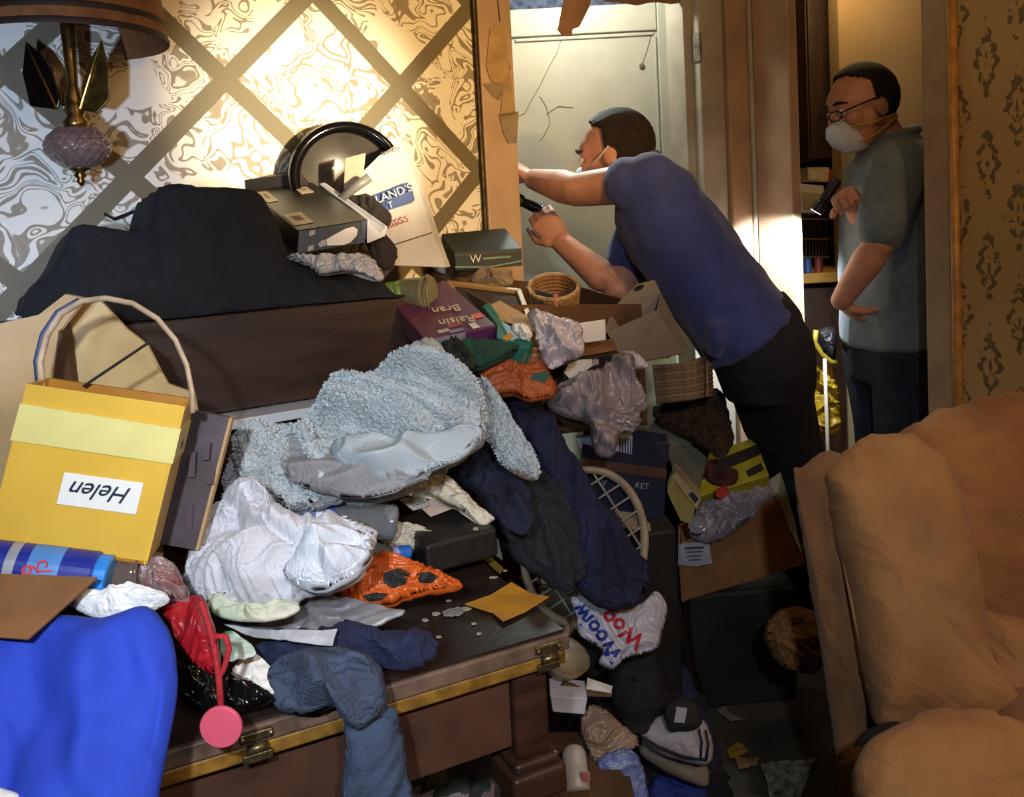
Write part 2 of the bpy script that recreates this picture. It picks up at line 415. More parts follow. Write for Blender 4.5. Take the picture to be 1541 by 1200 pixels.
def lettering(body, parent, c, right, up, size, m, off=0.002, name='lettering', shear=0.0, extr=0.0006):
    cu = bpy.data.curves.new('txt', 'FONT'); cu.body = body; cu.size = size; cu.extrude = extr; cu.align_x = 'CENTER'; cu.align_y = 'CENTER'; cu.shear = shear
    t = bpy.data.objects.new('txt', cu); COL.objects.link(t)
    me = bpy.data.meshes.new_from_object(t.evaluated_get(bpy.context.evaluated_depsgraph_get())); bpy.data.objects.remove(t)
    r = V(right).normalized(); n = r.cross(V(up)).normalized(); u = n.cross(r).normalized(); c = V(c)
    for v in me.vertices: co = v.co.copy(); v.co = r * co.x + u * co.y + n * (co.z + off)
    me.materials.clear(); me.materials.append(m); me.name = name
    o = bpy.data.objects.new(name, me); COL.objects.link(o); o.parent = parent; o.location = c - wloc(parent)
    return o
def pq(px4, Ys):
    Ys = Ys if isinstance(Ys, (list, tuple)) else [Ys] * len(px4)
    return [P(a, b, y) for (a, b), y in zip(px4, Ys)]
def patch(parent, name, m, px4, Ys, th=0.0012, lift=0.0):
    q = pq(px4, Ys); n = (q[1] - q[0]).cross(q[2] - q[0]).normalized()
    if n.dot(CAM - q[0]) < 0: n = -n
    return MB().ext([p + n * lift for p in q], n * th).build(name, m, parent)
def bil(q, u, v): return q[0].lerp(q[1], u).lerp(q[3].lerp(q[2], u), v)

# ================================================================== SETTING
plaster = mat('painted_white_wood', '#cbbfae', 0.55, 0.12, 9, 0.15, 30)
cream_trim = mat('aged_pink_cream_paint', '#c0a184', 0.5, 0.12, 7, 0.12, 40)
def st(o, **k): o['kind'] = 'structure'; return o
floor_m = mat('grimy_floor', '#4a4234', 0.85, 0.45, 5, 0.4, 60, second='#262219')
st(MB().box((0, 1.6, -0.05), 7, 7.4, 0.1).build('floor', floor_m))
st(MB().box((0, 1.6, 2.5), 7, 7.4, 0.1).build('ceiling', mat('ceiling_paint', '#8f8672', 0.9)))
lat = lattice_material(); dam = damask_material(); blu = blue_paper_material()
def wslab(pa, pb, depth, z0, z1):
    return MB().hexa([pa + UP * z0, pb + UP * z0, pb + depth + UP * z0, pa + depth + UP * z0, pa + UP * z1, pb + UP * z1, pb + depth + UP * z1, pa + depth + UP * z1])
st(wslab(WP(-2.3, 0, 0), WP(-0.012, 0, 0), -nb * 0.1, 0, 2.45).build('wall_back', lat))
st(wslab(WP(-0.012, 0, 0), WP(1.023, 0, 0), -nb * 0.1, 2.12, 2.45).build('wall_header', plaster))
# dark metallic edge strip where the paper ends
st(MB().tube([WP(-0.012, 0.006, 0), WP(-0.012, 0.006, 2.12)], 0.007, 8).build('trim_1', mat('tarnished_edge_strip', '#4a3d28', 0.35, 0.4, 60, metal=0.6)))
# casing at the end of the papered wall, with torn paper on it
t2 = st(wslab(WP(-0.006, 0.018, 0), WP(0.098, 0.018, 0), -nb * 0.125, 0, 2.12).build('trim_2', cream_trim, bevel=0.004))
st(wslab(WP(0.1, -0.02, 0), WP(0.108, -0.02, 0), -nb * 0.085, 0, 2.12).build('trim_3', plaster))
def onwall(pxs, p0, n): return [PP(a, b, p0, n) for a, b in pxs]
torn = mat('torn_tan_paper', '#b8986c', 0.9, 0.2, 18, 0.2)
torn2 = mat('torn_grey_paper', '#9c8870', 0.9, 0.2, 18, 0.2)
pc = WP(0, 0.0195, 0)
for pxs, mm in (([(737, 42), (757, 30), (763, 70), (769, 130), (752, 132), (738, 122), (731, 100)], torn), ([(727, 126), (756, 125), (757, 138), (751, 151), (742, 146)], torn2),
                ([(750, 172), (780, 168), (777, 215), (764, 216), (757, 200)], torn2), ([(757, 132), (770, 130), (775, 172), (752, 176)], torn)):
    MB().ext(onwall(pxs, pc, nb), nb * 0.0025).build('torn_paper', mm, t2)
MB().tube(onwall([(749, 0), (752, 30), (760, 70), (768, 105)], pc, nb), 0.0015, 5).build('crack_edge', mat('crack_dark', '#3a2c1c'), t2)

# hall behind the opening
DY = 3.05
st(MB().box((0.17, DY + 0.11, 1.225), 1.5, 0.08, 2.45).build('wall_hall', blu))
st(wslab(WP(-0.25, -0.1, 0), WP(-0.25, -0.75, 0), -e1 * 0.06, 0, 2.45).build('wall_hall_side', mat('hall_side_paint', '#9aa494', 0.8)))
door_w = mat('grubby_white_door_paint', '#cfcdbb', 0.5, 0.10, 3.2, 0.06, 30, second='#b9bcae')
xl, xr = P(765, 200, DY).x, P(1042, 200, DY).x; zt = P(890, 8, DY).z
dr = st(MB().box(((xl + xr) / 2, DY + 0.03, zt / 2), xr - xl, 0.03, zt).build('door_1', door_w, bevel=0.003))
zr = P(885, 50, DY).z; xs = P(993, 150, DY).x
def dpart(nm, x0, x1, z0, z1, dy=0.012):
    MB().box(((x0 + x1) / 2, DY + 0.015 - dy / 2, (z0 + z1) / 2), x1 - x0, dy, z1 - z0).build(nm, door_w, dr, bevel=0.004)
dpart('top_rail', xl, xs, zr, zt); dpart('stile', xs + 0.002, xr, 0.02, zt); dpart('stile', xl, xl + 0.03, 0.02, zr - 0.002)
dpart('lock_rail', xl + 0.032, xs, 0.86, 1.02); dpart('bottom_rail', xl + 0.032, xs, 0.02, 0.2)
dpart('panel_moulding', xl + 0.04, xs - 0.01, zr - 0.016, zr - 0.004, 0.007); dpart('panel_moulding', xs - 0.012, xs - 0.002, 1.03, zr - 0.018, 0.007)
stain = mat('brown_stain', '#8d8468', 0.8, 0.3, 60)
for k, path in enumerate(([(848, 50), (838, 80), (824, 105), (812, 130), (800, 150), (790, 170), (780, 175)], [(812, 145), (822, 160), (828, 185), (818, 205), (812, 212)], [(986, 30), (978, 60), (972, 80), (965, 100)], [(822, 172), (840, 160), (862, 162)])):
    MB().tube([PP(a, b, V((0, DY + 0.0145, 0)), V((0, -1, 0))) for a, b in path], 0.0022, 6, flat=0.5).build('grime_streak', stain, dr)
MB().lathe([(0.001, 0), (0.009, 0.0), (0.010, 0.004), (0.002, 0.006)], PP(966, 100, V((0, DY + 0.015, 0)), V((0, -1, 0))), V((0, -1, 0)), 14).build('filled_knob_hole', mat('dark_putty', '#6f6552'), dr)
# hall opening: jamb with stop mouldings on the right and the corner board
jf = mat('scuffed_white_jamb', '#c3bdac', 0.5, 0.15, 8, 0.1, 40)
tw = lambda px: (PP(px, 250, W0, nb) - W0).dot(e1)
ta, tb_, tc_, td = tw(1046), tw(1068), tw(1100), tw(1136)
st(wslab(WP(ta, -0.03, 0), WP(tb_, -0.03, 0), -nb * 0.08, 0, 2.12).build('trim_4', jf, bevel=0.003))
st(wslab(WP(tb_ - 0.03, 0.004, 0), WP(tc_ - 0.02, 0.004, 0), -nb * 0.11, 0, 2.12).build('trim_5', jf, bevel=0.005))
st(wslab(WP(tc_ - 0.018, 0.02, 0), WP(td, 0.02, 0), -nb * 0.12, 0, 2.12).build('trim_6', cream_trim, bevel=0.004))
hinge_m = mat('painted_hinge', '#a8a294', 0.4, 0.3, 30, metal=0.4)
for zz in (1.86, 1.05): st(MB().box(WP(tb_ - 0.03, -0.005, zz), 0.012, 0.03, 0.09, (e1, nb, UP)).build('trim_11', hinge_m, bevel=0.002))
# right-hand wall with the kitchen doorway
rs = lambda px: (PP(px, 300, C0, e1) - C0).dot(nb)
s0, s1, s2, s3 = rs(1146), rs(1199), rs(1397), rs(1440)
st(wslab(RP(0.0, 0.0, 0), RP(s1 - 0.008, 0.0, 0), e1 * 0.03, 0, 2.45).build('wall_right_corner', plaster))
st(MB().tube([RP(s0 - 0.014, 0.012, 0), RP(s0 - 0.014, 0.012, 2.12)], 0.011, 10).build('trim_7', jf, smooth=True))
st(wslab(RP(s0, 0.02, 0), RP(s1, 0.02, 0), e1 * 0.04, 0, 2.12).build('trim_8', cream_trim, bevel=0.004))
st(wslab(RP(s2, 0.02, 0), RP(s3, 0.02, 0), e1 * 0.13, 0, 2.12).build('trim_9', mat('beige_casing', '#a58f74', 0.5, 0.15, 8, 0.1, 40), bevel=0.004))
st(MB().tube([RP(s3 + 0.004, 0.016, 0), RP(s3 + 0.004, 0.016, 2.12)], 0.012, 10).build('trim_10', mat('amber_lit_edge', '#c48d48', 0.35, 0.2, 30), smooth=True))  # the room lamp's amber light is put into this edge colour
st(wslab(RP(s3, 0, 0), RP(2.7, 0, 0), e1 * 0.1, 0, 2.45).build('wall_right', dam))
st(wslab(RP(s1, 0, 0), RP(s3, 0, 0), e1 * 0.1, 2.12, 2.45).build('wall_right_header', plaster))
st(wslab(RP(s3 + 0.015, 0.015, 0), RP(2.6, 0.015, 0), e1 * 0.015, 0, 0.12).build('baseboard_right', cream_trim))
# torn tan strip hanging in the opening
hp_ = WP(0, -0.03, 0)
hang = MB().ext(onwall([(870, -105), (912, -105), (888, 8), (872, 40), (862, 44), (860, 54), (848, 54), (840, 45), (842, 36)], hp_, nb), -nb * 0.004).build('hanging_paper_strip', mat('tan_strip', '#b58c6c', 0.8, 0.15, 20))
tag(hang, 'torn tan paper strip hanging down diagonally in the hall opening', 'paper strip')
rag = MB().ext(onwall([(914, -108), (1052, -108), (1046, 2), (1010, 6), (985, 2), (960, 8), (930, 3), (908, 2)], WP(0, -0.04, 0), nb), -nb * 0.004).build('ragged_paper_edge', MATS['tan_strip'])
tag(rag, 'ragged edge of torn brown paper above the white door', 'paper strip')

# kitchen seen through the doorway
kw = mat('kitchen_beige_wall', '#a78f6a', 0.85, 0.1, 3)
k0 = P(1268, 300, 3.45); st(MB().hexa([V((k0.x, 3.45, 0)), V((2.6, 3.3, 0)), V((2.6, 3.4, 0)), V((k0.x, 3.55, 0)), V((k0.x, 3.45, 2.45)), V((2.6, 3.3, 2.45)), V((2.6, 3.4, 2.45)), V((k0.x, 3.55, 2.45))]).build('wall_kitchen', kw))
st(MB().box((1.6, 4.35, 1.225), 2.4, 0.08, 2.45).build('wall_kitchen_back', mat('kitchen_brown_wall', '#7a5230', 0.7)))
kc = empty('pantry_cabinet', P(1243, 240, 3.7), 'tall dark brown cabinet in the kitchen behind the standing man', 'cabinet')
xa, xb = P(1216, 150, 3.7).x, P(1272, 150, 3.7).x; zc = P(1240, 243, 3.7).z
dkb = mat('dark_brown_cabinet', '#3a2414', 0.5, 0.3, 4, stretch=(8, 8, 1))
MB().box(((xa + xb) / 2, 3.88, (zc + 2.35) / 2), xb - xa, 0.34, 2.35 - zc).build('body', dkb, kc, bevel=0.003)
MB().box(((xa + xb) / 2, 3.7, (zc + 2.35) / 2), xb - xa - 0.01, 0.02, 2.35 - zc - 0.02).build('door', dkb, kc, bevel=0.004)
kc2 = empty('wall_cupboard', P(1207, 190, 3.9), 'reddish brown wall cupboard beside the dark kitchen cabinet', 'cabinet')
rb = mat('red_brown_cupboard', '#7b4a26', 0.5, 0.25, 5, stretch=(8, 8, 1))
x2 = P(1170, 150, 3.9).x
for za, zb in ((P(1205, 185, 3.9).z, P(1205, 62, 3.9).z), (P(1205, 52, 3.9).z, 2.4)):
    MB().box(((xa + x2) / 2 - 0.01, 4.05, (za + zb) / 2), xa - x2 - 0.02, 0.26, zb - za).build('cupboard_door', rb, kc2, bevel=0.004)
MB().box(((xa + x2) / 2 - 0.01, 4.08, P(1205, 57, 3.9).z), xa - x2 - 0.02, 0.24, 0.03).build('cupboard_gap_shade', mat('black_gap', '#120c08'), kc2)  # near-black strip stands in for shade between the cupboard doors
zk = P(1225, 412, 3.35).z
kco = empty('kitchen_counter', V((1.25, 3.5, 0)), 'kitchen counter with worn yellow edge crowded with clutter', 'counter')
xk0, xk1 = 1.02, P(1300, 400, 3.35).x
MB().box(((xk0 + xk1) / 2, 3.4 + 0.15, zk - 0.02), xk1 - xk0, 0.36, 0.04).build('worktop', mat('yellow_worktop', '#b98a3c', 0.5), kco, bevel=0.005)
MB().box(((xk0 + xk1) / 2, 3.6, (zk - 0.04) / 2), xk1 - xk0 - 0.02, 0.28, zk - 0.04).build('base', dkb, kco)
# clutter on the counter
def ppbox(name, m, px4, Y, d, label=None, cat=None, bevel=0.002, group=None, parent=None):
    q = pq(px4, Y); off = V((0, d, 0))
    o = MB().hexa(q + [p + off for p in q]).build(name, m, parent, bevel=bevel)
    if cat: tag(o, label, cat, group)
    return o
whp = mat('white_plastic', '#d8d2c4', 0.4, 0.06); 
hx = ppbox('microwave_box', whp, [(1200, 276), (1240, 280), (1240, 322), (1200, 320)], 3.55, 0.14, 'white box on the kitchen counter beside the torch', 'box')
ppbox('box_recess', mat('shade_cream', '#b9a98a'), [(1208, 288), (1236, 291), (1236, 316), (1208, 314)], 3.548, 0.004, parent=hx)
ppbox('food_tub', mat('clear_tub', '#cdbb9c', 0.3), [(1215, 252), (1248, 252), (1246, 274), (1217, 273)], 3.57, 0.1, 'pale plastic food tub stacked on the white kitchen box', 'tub')
ppbox('tub_label', whp, [(1219, 258), (1234, 258), (1233, 271), (1220, 271)], 3.565, 0.003, parent=bpy.data.objects['food_tub'])
ppbox('orange_packet', mat('orange_pack', '#c96a24', 0.6), [(1244, 255), (1262, 255), (1262, 275), (1244, 275)], 3.66, 0.03, 'small orange packet beside the pale food tub', 'packet')
rk = empty('dish_rack', P(1222, 390, 3.45), 'wire dish rack standing on the kitchen counter', 'dish rack')
wire = mat('wire_grey', '#8a7f70', 0.35, 0.2, metal=0.7)
for i in range(9):
    a = 1203 + i * 5
    MB().tube(pq([(a, 328), (a, 388)], 3.46), 0.0018, 5).build('wire', wire, rk)
for yy in (330, 360, 387): MB().tube(pq([(1201, yy), (1248, yy)], 3.455), 0.0025, 5).build('rail', wire, rk)
for nm, c, a, b, lab in (('blue_can', '#2f4d86', 1210, 1222, 'small blue can on the kitchen counter'), ('red_can', '#8a3a2a', 1226, 1238, 'small dull red can on the kitchen counter')):
    q0 = P((a + b) / 2, 405, 3.4); r = (b - a) / F * 3.4 / 2
    tag(MB().lathe([(r * 0.9, 0), (r, 0.003), (r, 0.05), (r * 0.85, 0.056), (r * 0.85, 0.06)], V((q0.x, q0.y, zk))).build(nm, mat(nm, c, 0.4), smooth=False), lab, 'can')
tag(puff('yellow_bag', mat('yellow_bag_plastic', '#a8891f', 0.4, 0.3, 20, 0.3), [(1232, 548), (1250, 545), (1258, 580), (1262, 650), (1225, 652), (1218, 610), (1224, 575)], 2.92, (0, -1, 0.2), 0.06, 0.05, 0.012, 20), 'yellow plastic bag hanging low in the kitchen doorway', 'bag')
tp = empty('tool_pouch', P(1242, 520, 2.85), 'black and yellow tool pouch in the kitchen doorway beside the man', 'pouch')
puff('pouch_body', mat('black_pouch', '#17171a', 0.5), [(1228, 498), (1248, 492), (1258, 500), (1257, 538), (1248, 543), (1232, 525)], 2.86, (-.2, -1, 0.2), 0.05, 0.03, 0.005, 20, parent=tp)
MB().tube(pq([(1228, 497), (1226, 515), (1236, 533), (1250, 545), (1258, 547)], 2.8), 0.009, 8).build('pouch_piping', mat('olive_yellow', '#8d7b1f', 0.5), tp, smooth=True)
tag(MB().tube([P(1241, 540, 2.78), P(1246, 690, 2.78), V((P(1246, 690, 2.78).x + .01, 2.78, 0.01))], 0.006, 8).build('white_pole', whp, smooth=True), 'thin white pole standing beside the yellow bag', 'pole')

# ================================================================== FURNITURE
wood_d = mat('dark_walnut', '#4a2f22', 0.4, 0.35, 6, 0.08, 40, second='#2a1912', stretch=(1, 1, 6), coat=0.15)
# ---- drop-leaf table
T0 = PZ(857, 948, 0.75); tU = (T0 - PZ(390, 1085, 0.75)); tU.z = 0; tU.normalize(); tV = V((-tU.y, tU.x, 0))
def TP(u, v, z): return T0 + tU * u + tV * v + UP * (z - 0.75)     # u<0 to the left, v>0 to the back
tbl = empty('folding_table', TP(-0.6, 0.3, 0), 'dark brown folding-top wooden table with brass hinges under the clothes', 'table')
tbl.location.z = 0
topm = mat('dusty_dark_tabletop', '#2e2019', 0.45, 0.35, 8, 0.1, 70, second='#1c1310')
edge_m = mat('worn_table_edge', '#6b5444', 0.55, 0.3, 25, 0.1)
gold_m = mat('golden_edge', '#8a6426', 0.45, 0.35, 30, 0.1)
apr_m = mat('brown_apron', '#5a3a2a', 0.5, 0.3, 9, 0.1, 50, second='#3f281d')
AX = (tU, tV, UP)
MB().box(TP(-0.6, 0.275, 0.7475), 1.188, 0.538, 0.005, AX).build('top_veneer', topm, tbl)
MB().box(TP(-0.6, 0.275, 0.733), 1.2, 0.55, 0.024, AX).build('upper_leaf', edge_m, tbl, bevel=0.003)
MB().box(TP(-0.6, 0.275, 0.709), 1.19, 0.54, 0.02, AX).build('lower_leaf', gold_m, tbl, bevel=0.003)
for (u, v, su, sv) in ((-0.6, 0.045, 1.03, 0.02), (-0.6, 0.505, 1.03, 0.02), (-0.055, 0.275, 0.02, 0.40), (-1.145, 0.275, 0.02, 0.40)):
    MB().box(TP(u, v, 0.64), su, sv, 0.118, AX).build('apron', apr_m, tbl, bevel=0.002)
for u in (-0.055, -1.145):
    for v in (0.05, 0.5):
        g = MB()
        g.box(TP(u, v, 0.63), 0.055, 0.055, 0.135, AX); g.box(TP(u, v, 0.555), 0.075, 0.075, 0.016, AX); g.box(TP(u, v, 0.525), 0.088, 0.088, 0.045, AX)
        g.box(TP(u, v, 0.49), 0.072, 0.072, 0.028, AX); g.box(TP(u, v, 0.235), 0.052, 0.052, 0.49, AX)
        g.build('leg', wood_d, tbl, bevel=0.008, seg=3)
brass = mat('tarnished_brass', '#8a7a58', 0.35, 0.4, 60, 0.1, metal=0.85)
for px in (377, 824):
    pt = PP(px, 1000, T0, tV); u = (pt - T0).dot(tU)
    h = MB().box(TP(u, -0.004, 0.735), 0.04, 0.006, 0.012, AX).build('hinge', brass, tbl, bevel=0.002)
    MB().box(TP(u, -0.004, 0.708), 0.036, 0.006, 0.012, AX).build('hinge_plate', brass, h, bevel=0.002)
    MB().tube([TP(u - 0.012, -0.009, 0.722), TP(u + 0.012, -0.009, 0.722)], 0.006, 10).build('hinge_knuckle', brass, h, smooth=True)
    for du in (-0.017, 0.017):
        MB().lathe([(0.003, 0), (0.003, 0.002), (0.001, 0.003)], TP(u + du, -0.007, 0.735), -tV, 10).build('screw', brass, h)

# ---- organ cabinet behind the table
OD = 0.35
om = mat('organ_dark_wood', '#3d2820', 0.38, 0.3, 4, 0.06, 40, second='#2a1a15', stretch=(1, 1, 7), coat=0.2)
org = empty('spinet_organ', WP(-0.95, 0.2, 0), 'dark brown wooden organ cabinet against the marbled wallpaper', 'organ')
ot = lambda px, py: (PP(px, py, WP(0, OD, 0), nb) - W0).dot(e1)
tR = ot(622, 500); tL = tR - 1.12
zTop = PP(440, 462, WP(0, OD, 0), nb).z; zBot = PP(440, 606, WP(0, OD, 0), nb).z
OA = (e1, nb, UP); tM = (tL + tR) / 2
MB().box(WP(tM, OD - 0.012, (zTop + zBot) / 2), tR - tL, 0.024, zTop - zBot - 0.004, OA).build('front_panel', om, org, bevel=0.003)
MB().box(WP(tM, OD / 2, zTop - 0.01), tR - tL, OD - 0.02, 0.02, OA).build('lid', om, org, bevel=0.003)
for tt in (tL + 0.0125, tR - 0.0125): MB().box(WP(tt, OD / 2 - 0.012, zTop / 2), 0.025, OD - 0.03, zTop - 0.02, OA).build('side_panel', om, org, bevel=0.003)
MB().box(WP(tM, OD + 0.02, zBot - 0.012), tR - tL - 0.05, 0.08, 0.018, OA).build('white_key_slip', mat('ivory_strip', '#c9cbd0', 0.35, 0.06), org, bevel=0.002)
MB().box(WP(tM, OD - 0.05, zBot / 2 - 0.012), tR - tL - 0.05, 0.03, zBot - 0.03, OA).build('lower_panel', om, org)

# ---- black dust cover over things stacked on the organ
def cover():
    prof = [(30, 462), (55, 428), (75, 412), (108, 345), (120, 337), (225, 352), (236, 285), (250, 279), (385, 287), (402, 300), (436, 380), (470, 398), (560, 402), (588, 462)]
    pl = WP(0, OD - 0.06, 0)
    pr = [(PP(a, b, pl, nb) - W0) for a, b in prof]; pr = [(p.dot(e1), p.z) for p in pr]
    def zz(t):
        for (a, za), (b, zb) in zip(pr, pr[1:]):
            if a <= t <= b: return za + (zb - za) * (t - a) / (b - a)
        return zTop
    nu, nv = 170, 60; vs = []; fs = []
    for i in range(nu):
        t = pr[0][0] + (pr[-1][0] - pr[0][0]) * i / (nu - 1)
        h = sum(zz(t + d) for d in (-0.008, 0, 0.008)) / 3
        for j in range(nv):
            q = j / (nv - 1)
            if q < 0.45:      # front drop
                a = q / 0.45; d = OD + 0.012 - 0.075 * a ** 1.3; z = zTop + 0.002 + (h - zTop) * a ** 0.9
            else:
                a = (q - 0.45) / 0.55; d = OD - 0.063 - (OD - 0.075) * a; z = h - 0.02 * a
            f = folds(t, z * 1.2 + d, 4, 9, 0.3, 0.8)
            d += 0.007 * f * (1 if q < 0.45 else 0); z += 0.006 * f if q >= 0.4 else 0
            vs.append(WP(t, min(d, OD + 0.02), max(z, zTop + 0.003)))
    for i in range(nu - 1):
        for j in range(nv - 1): fs.append((i * nv + j, i * nv + j + 1, (i + 1) * nv + j + 1, (i + 1) * nv + j))
    m = MB(); m.add(vs, fs)
    o = m.build('black_dust_cover', mat('black_ribbed_cloth', '#111216', 0.9, 0.3, 30, 0.3, 120), None, smooth=True)
    s = o.modifiers.new('thick', 'SOLIDIFY'); s.thickness = 0.004; s.offset = -1
    tag(o, 'black cloth cover draped in steps over the top of the organ', 'cloth')
cover()

# ---- recliner
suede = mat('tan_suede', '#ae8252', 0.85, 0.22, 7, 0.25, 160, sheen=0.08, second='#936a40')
rec = empty('recliner', V((0.95, 1.5, 0)), 'tan microsuede recliner with puffy back lobes and welt seams', 'armchair')
# side/back body
sd = [(1197, 735), (1206, 705), (1262, 690), (1280, 760), (1306, 900), (1338, 1060), (1304, 1112), (1330, 1320), (1290, 1330), (1240, 1010)]
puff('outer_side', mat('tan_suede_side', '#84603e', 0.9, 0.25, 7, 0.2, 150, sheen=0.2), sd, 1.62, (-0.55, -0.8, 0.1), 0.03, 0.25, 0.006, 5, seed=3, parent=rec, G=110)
lobe = [(1238, 724), (1248, 696), (1296, 668), (1345, 650), (1395, 668), (1430, 705), (1452, 780), (1466, 860), (1480, 940), (1500, 1010), (1545, 1090), (1440, 1092), (1372, 1088), (1330, 1090), (1306, 1060), (1276, 900), (1252, 790)]
puff('back_lobe', suede, lobe, 1.58, (-0.12, -0.93, 0.32), 0.10, 0.16, 0.007, 5, 1.3, 0.7, 8, rec, centre=(1370, 860), power=3.2, G=110)
cush = [(1335, 690), (1348, 655), (1400, 618), (1480, 602), (1600, 590), (1750, 610), (1830, 800), (1780, 960), (1640, 990), (1500, 965), (1400, 900), (1350, 800)]
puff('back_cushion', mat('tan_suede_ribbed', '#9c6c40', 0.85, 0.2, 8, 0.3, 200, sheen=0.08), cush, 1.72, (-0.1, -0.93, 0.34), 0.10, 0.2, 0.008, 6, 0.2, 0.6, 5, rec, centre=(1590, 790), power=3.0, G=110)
lum = [(1468, 920), (1520, 930), (1600, 950), (1780, 990), (1790, 1180), (1640, 1190), (1540, 1110), (1490, 1040), (1472, 970)]
puff('lumbar_cushion', suede, lum, 1.50, (-0.1, -0.9, 0.42), 0.07, 0.14, 0.008, 7, 1.5, 0.6, 9, rec, power=3, G=110)
arm = [(1288, 1140), (1310, 1105), (1360, 1082), (1430, 1066), (1500, 1078), (1570, 1110), (1640, 1170), (1700, 1330), (1650, 1480), (1330, 1480), (1292, 1330), (1284, 1200)]
puff('arm', suede, arm, 1.22, (-0.1, -0.75, 0.65), 0.07, 0.22, 0.008, 6, 0.3, 0.7, 12, rec, centre=(1460, 1270), power=3, G=110)
MB().hexa([V((0.62, 1.30, 0.03)), V((1.45, 1.25, 0.03)), V((1.5, 1.85, 0.03)), V((0.72, 1.8, 0.03)), V((0.66, 1.42, 0.45)), V((1.42, 1.4, 0.45)), V((1.48, 1.8, 0.45)), V((0.72, 1.76, 0.45))]).build('base_frame', MATS['tan_suede_side'], rec, bevel=0.02)
XV, ZV = V((1, 0, 0)), V((0, 0, 1))
MB().loft([(V((1.03, 0.98, 0.36)), XV * 0.24, ZV * 0.06), (V((1.03, 1.0, 0.37)), XV * 0.27, ZV * 0.10), (V((1.05, 1.3, 0.40)), XV * 0.27, ZV * 0.11), (V((1.06, 1.55, 0.39)), XV * 0.26, ZV * 0.10)], 40, 3.5).build('seat_cushion', suede, rec, smooth=True)
MB().loft([(V((1.43, 0.95, 0.34)), XV * 0.08, ZV * 0.22), (V((1.43, 0.97, 0.34)), XV * 0.11, ZV * 0.26), (V((1.44, 1.3, 0.35)), XV * 0.11, ZV * 0.27), (V((1.46, 1.66, 0.36)), XV * 0.10, ZV * 0.26)], 40, 3.2).build('arm', suede, rec, smooth=True)
wl = [(1250, 716, 1.645), (1256, 760, 1.63), (1267, 820, 1.605), (1280, 890, 1.58), (1296, 970, 1.55), (1310, 1035, 1.525), (1322, 1068, 1.51)]
MB().tube([P(*p) for p in wl], 0.0055, 8).build('welt', mat('tan_welt', '#b98552', 0.8, sheen=0.3), rec, smooth=True)
puff('gap_shade', mat('black_gap', '#120c08'), [(1284, 1126), (1302, 1100), (1345, 1086), (1356, 1096), (1320, 1110)], 1.40, (-.2, -.9, .3), 0.01, 0.01, 0.0, 5, parent=rec, K=10)  # black puff stands in for the shaded gap between back and arm

# ================================================================== PEOPLE
def head(mb, c, f, u, k=1.0):
    f = V(f).normalized(); s = f.cross(V(u)).normalized(); u = s.cross(f).normalized(); c = V(c)
    E = lambda o, a, b, d: mb.ell(c + (f * o[0] + s * o[1] + u * o[2]) * k, f * a * k, s * b * k, u * d * k)
    E((-0.012, 0, 0.03), 0.098, 0.077, 0.092); E((0.012, 0, -0.03), 0.078, 0.066, 0.085); E((0.045, 0, -0.085), 0.042, 0.045, 0.036)
    E((0.05, 0, 0.03), 0.045, 0.06, 0.05); E((0.074, 0, 0.028), 0.016, 0.05, 0.012)
    E((0.094, 0, -0.018), 0.02, 0.013, 0.026); E((0.103, 0, -0.028), 0.014, 0.012, 0.011)
    E((0.082, 0, -0.066), 0.012, 0.024, 0.009); E((0.083, 0, -0.078), 0.011, 0.02, 0.008)
    for q in (-1, 1):
        E((0.055, q * 0.045, -0.02), 0.03, 0.02, 0.026); E((-0.012, q * 0.079, -0.008), 0.02, 0.008, 0.031); E((0.088, q * 0.014, -0.03), 0.012, 0.008, 0.009)
    return f, s, u
def hair(name, m, parent, c, f, s, u, line, k=1.0, seed=1, grow=1.055):
    bm = MB(); vs = []; nu, nv = 64, 40; keep = []
    for j in range(nv + 1):
        th = math.pi * j / nv
        for i in range(nu):
            ph = 2 * math.pi * i / nu; a, b, d = math.sin(th) * math.cos(ph), math.sin(th) * math.sin(ph), math.cos(th)
            j_ = 0.03 * nz(a * 9, b * 9, d * 9 + seed); g = grow + 0.02 * nz(a * 22, b * 22, d * 22)
            vs.append(V(c) + (f * (-0.012 + a * 0.1 * g) + s * (b * 0.079 * g) + u * (0.03 + d * 0.095 * g)) * k)
            keep.append(line(a, b, d + j_))
    fs = []
    for j in range(nv):
        for i in range(nu):
            q = (j * nu + i, j * nu + (i + 1) % nu, (j + 1) * nu + (i + 1) % nu, (j + 1) * nu + i)
            if sum(keep[x] for x in q) >= 3: fs.append(q)
    used = sorted({i for q in fs for i in q}); mp = {o: n for n, o in enumerate(used)}
    bm.add([vs[i] for i in used], [tuple(mp[i] for i in q) for q in fs])
    o = bm.build(name, m, parent, smooth=True); sd_ = o.modifiers.new('t', 'SOLIDIFY'); sd_.thickness = 0.007; sd_.offset = -1
    return o
